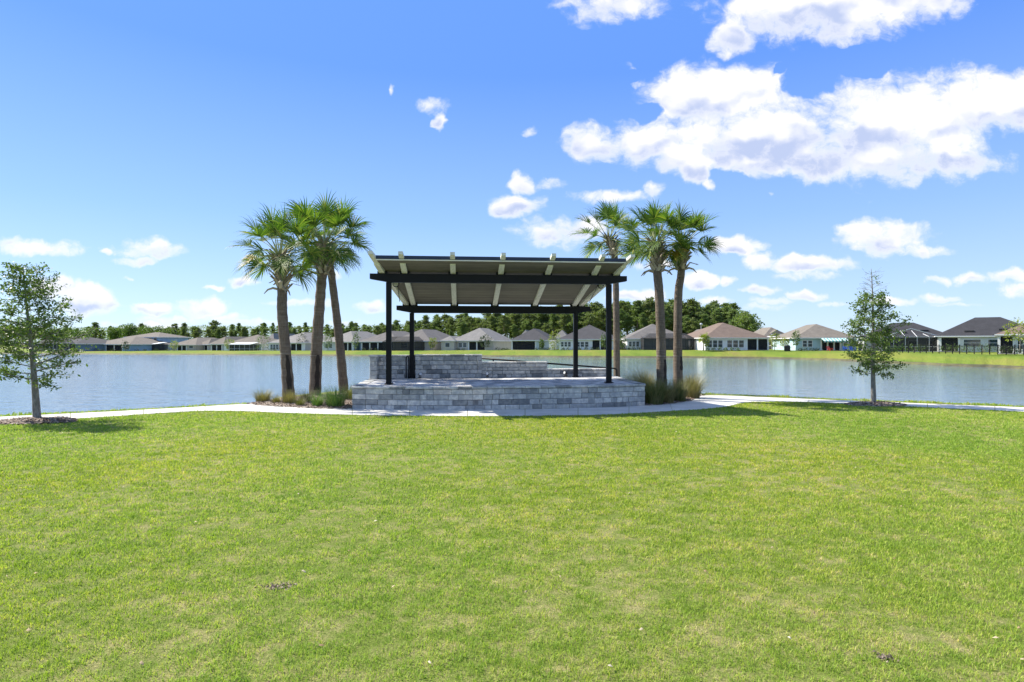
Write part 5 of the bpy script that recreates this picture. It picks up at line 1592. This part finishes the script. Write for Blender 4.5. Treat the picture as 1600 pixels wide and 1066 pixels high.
def plant_pine(px, d, topy, label, group):
    i = rs.randrange(len(PINES))
    zb = .3
    zt = CAM_H+(HZ-topy)/FOC*d
    sc = (zt-zb)/PH[i]
    loc = ((px-800)/FOC*d, d, zb)
    wd = sc*(rs.uniform(1.15, 1.6) if px > 640 else rs.uniform(1.05, 1.5))
    if not used[i]:
        o = PINES[i]; used[i] = True
        o.location = loc; o.rotation_euler = (0, 0, rs.uniform(0, 6)); o.scale = (wd, wd, sc); o['label'] = label; o['group'] = group
    else:
        copy_thing(PINES[i], loc, rs.uniform(0, 6), (wd, wd, sc), label, group)
px = 640.0
while px < 1182:
    for row in range(4):
        x = px+rs.uniform(-6, 6)
        if x > 1180: continue
        d = interp(x, DIST)+row*11+rs.uniform(-4, 4)
        ty = interp(x, TOPS)+(rs.uniform(-7, 13) if row > 0 else rs.uniform(3, 24))
        plant_pine(x, d, ty, LAB_R, 'pines of the right wood')
    px += 15.0
px = -40.0
while px < 645:
    for row in range(2):
        x = px+rs.uniform(-5, 5)
        d = interp(x, DIST)+row*22+rs.uniform(-8, 8)
        ty = interp(x, TOPS)+(rs.choice((-6, -3, -1, 1, 3, 5))+rs.uniform(-1, 1) if row else rs.uniform(1, 10))
        plant_pine(x, d, ty, LAB_L, 'pines of the left wood')
    px += 9.5
# brighter broad-leaved trees standing out of the left wood
m_broad = leaf_mat('broad_leaf', [(0, (.06, .11, .02)), (.6, (.12, .19, .035)), (1, (.20, .26, .05))], .3, .6, patch=.4)
def broad_tree(px, by, ty, d, rx, label, mt=None):
    zb = .2; zt = CAM_H+(HZ-ty)/FOC*d
    o = thing('broadleaf_tree', ((px-800)/FOC*d, d, zb), label, 'tree', 0, 'broadleaf trees in the wood')
    rl = np.random.default_rng(int(px)); H = zt-zb
    tm = MB(); tm.tube([(0, 0, -.2), (.2, 0, H*.4), (0, .2, H*.75)], [.3, .22, .08], 7)
    P_ = []
    for i in range(16):
        c_ = np.array([rl.normal(0, rx*.5), rl.normal(0, rx*.5), H*rl.uniform(.38, .86)])
        tm.tube([(0.1, 0, H*.38), tuple(c_*np.array([.5, .5, .85])), tuple(c_)], [.1, .06, .02], 4, cap=False)
        P_.append(shell_points(150, rl, rx*.42, rx*.36)+c_)
    tm.build('trunk', m_pbark, o, True)
    P_ = np.concatenate(P_); P_ = P_[P_[:, 2] > 1.0]
    V, F = leaf_quads(P_, .8, rl)
    np_mesh('crown', V, F, mt or m_broad, o)
broad_tree(204, 540, 503.5, 300, 5.0, 'taller round green tree rising above the left wood near the two storey house')
broad_tree(236, 540, 509.5, 290, 5.5, 'wide yellow green tree right behind the two storey house')
broad_tree(182, 540, 511.0, 290, 4.5, 'bright yellow green tree left of the tall round one')
broad_tree(128, 540, 511.5, 290, 5.0, 'bright green tree just right of the left young oak crown')
broad_tree(1168, 540, 489, 188, 4.2, 'rounded dark green tree at the right end of the wood', m_pine)
# understorey closing the gaps between the trunks
rl = np.random.default_rng(5)
def scrub(x0, x1, n, hfac):
    px_ = rl.uniform(x0, x1, n); d = np.interp(px_, [q[0] for q in DIST], [q[1] for q in DIST])+rl.uniform(8, 60, n)
    topz = CAM_H+(HZ-np.interp(px_, [q[0] for q in TOPS], [q[1] for q in TOPS]))/FOC*d
    C_ = np.stack([(px_-800)/FOC*d, d, .3+(topz-.3)*rl.uniform(0, 1, n)**(1.4 if x0 > 0 else 1.05)*hfac], 1)
    return leaf_quads(C_, .85, rl, .8)
Va, Fa = scrub(640, 1176, 36000, .93); Vb, Fb = scrub(-80, 640, 38000, .98)
tag(np_mesh('wood_undergrowth', np.vstack([Va, Vb]), np.vstack([Fa, Fb+len(Va)]), m_pine), kind='stuff')
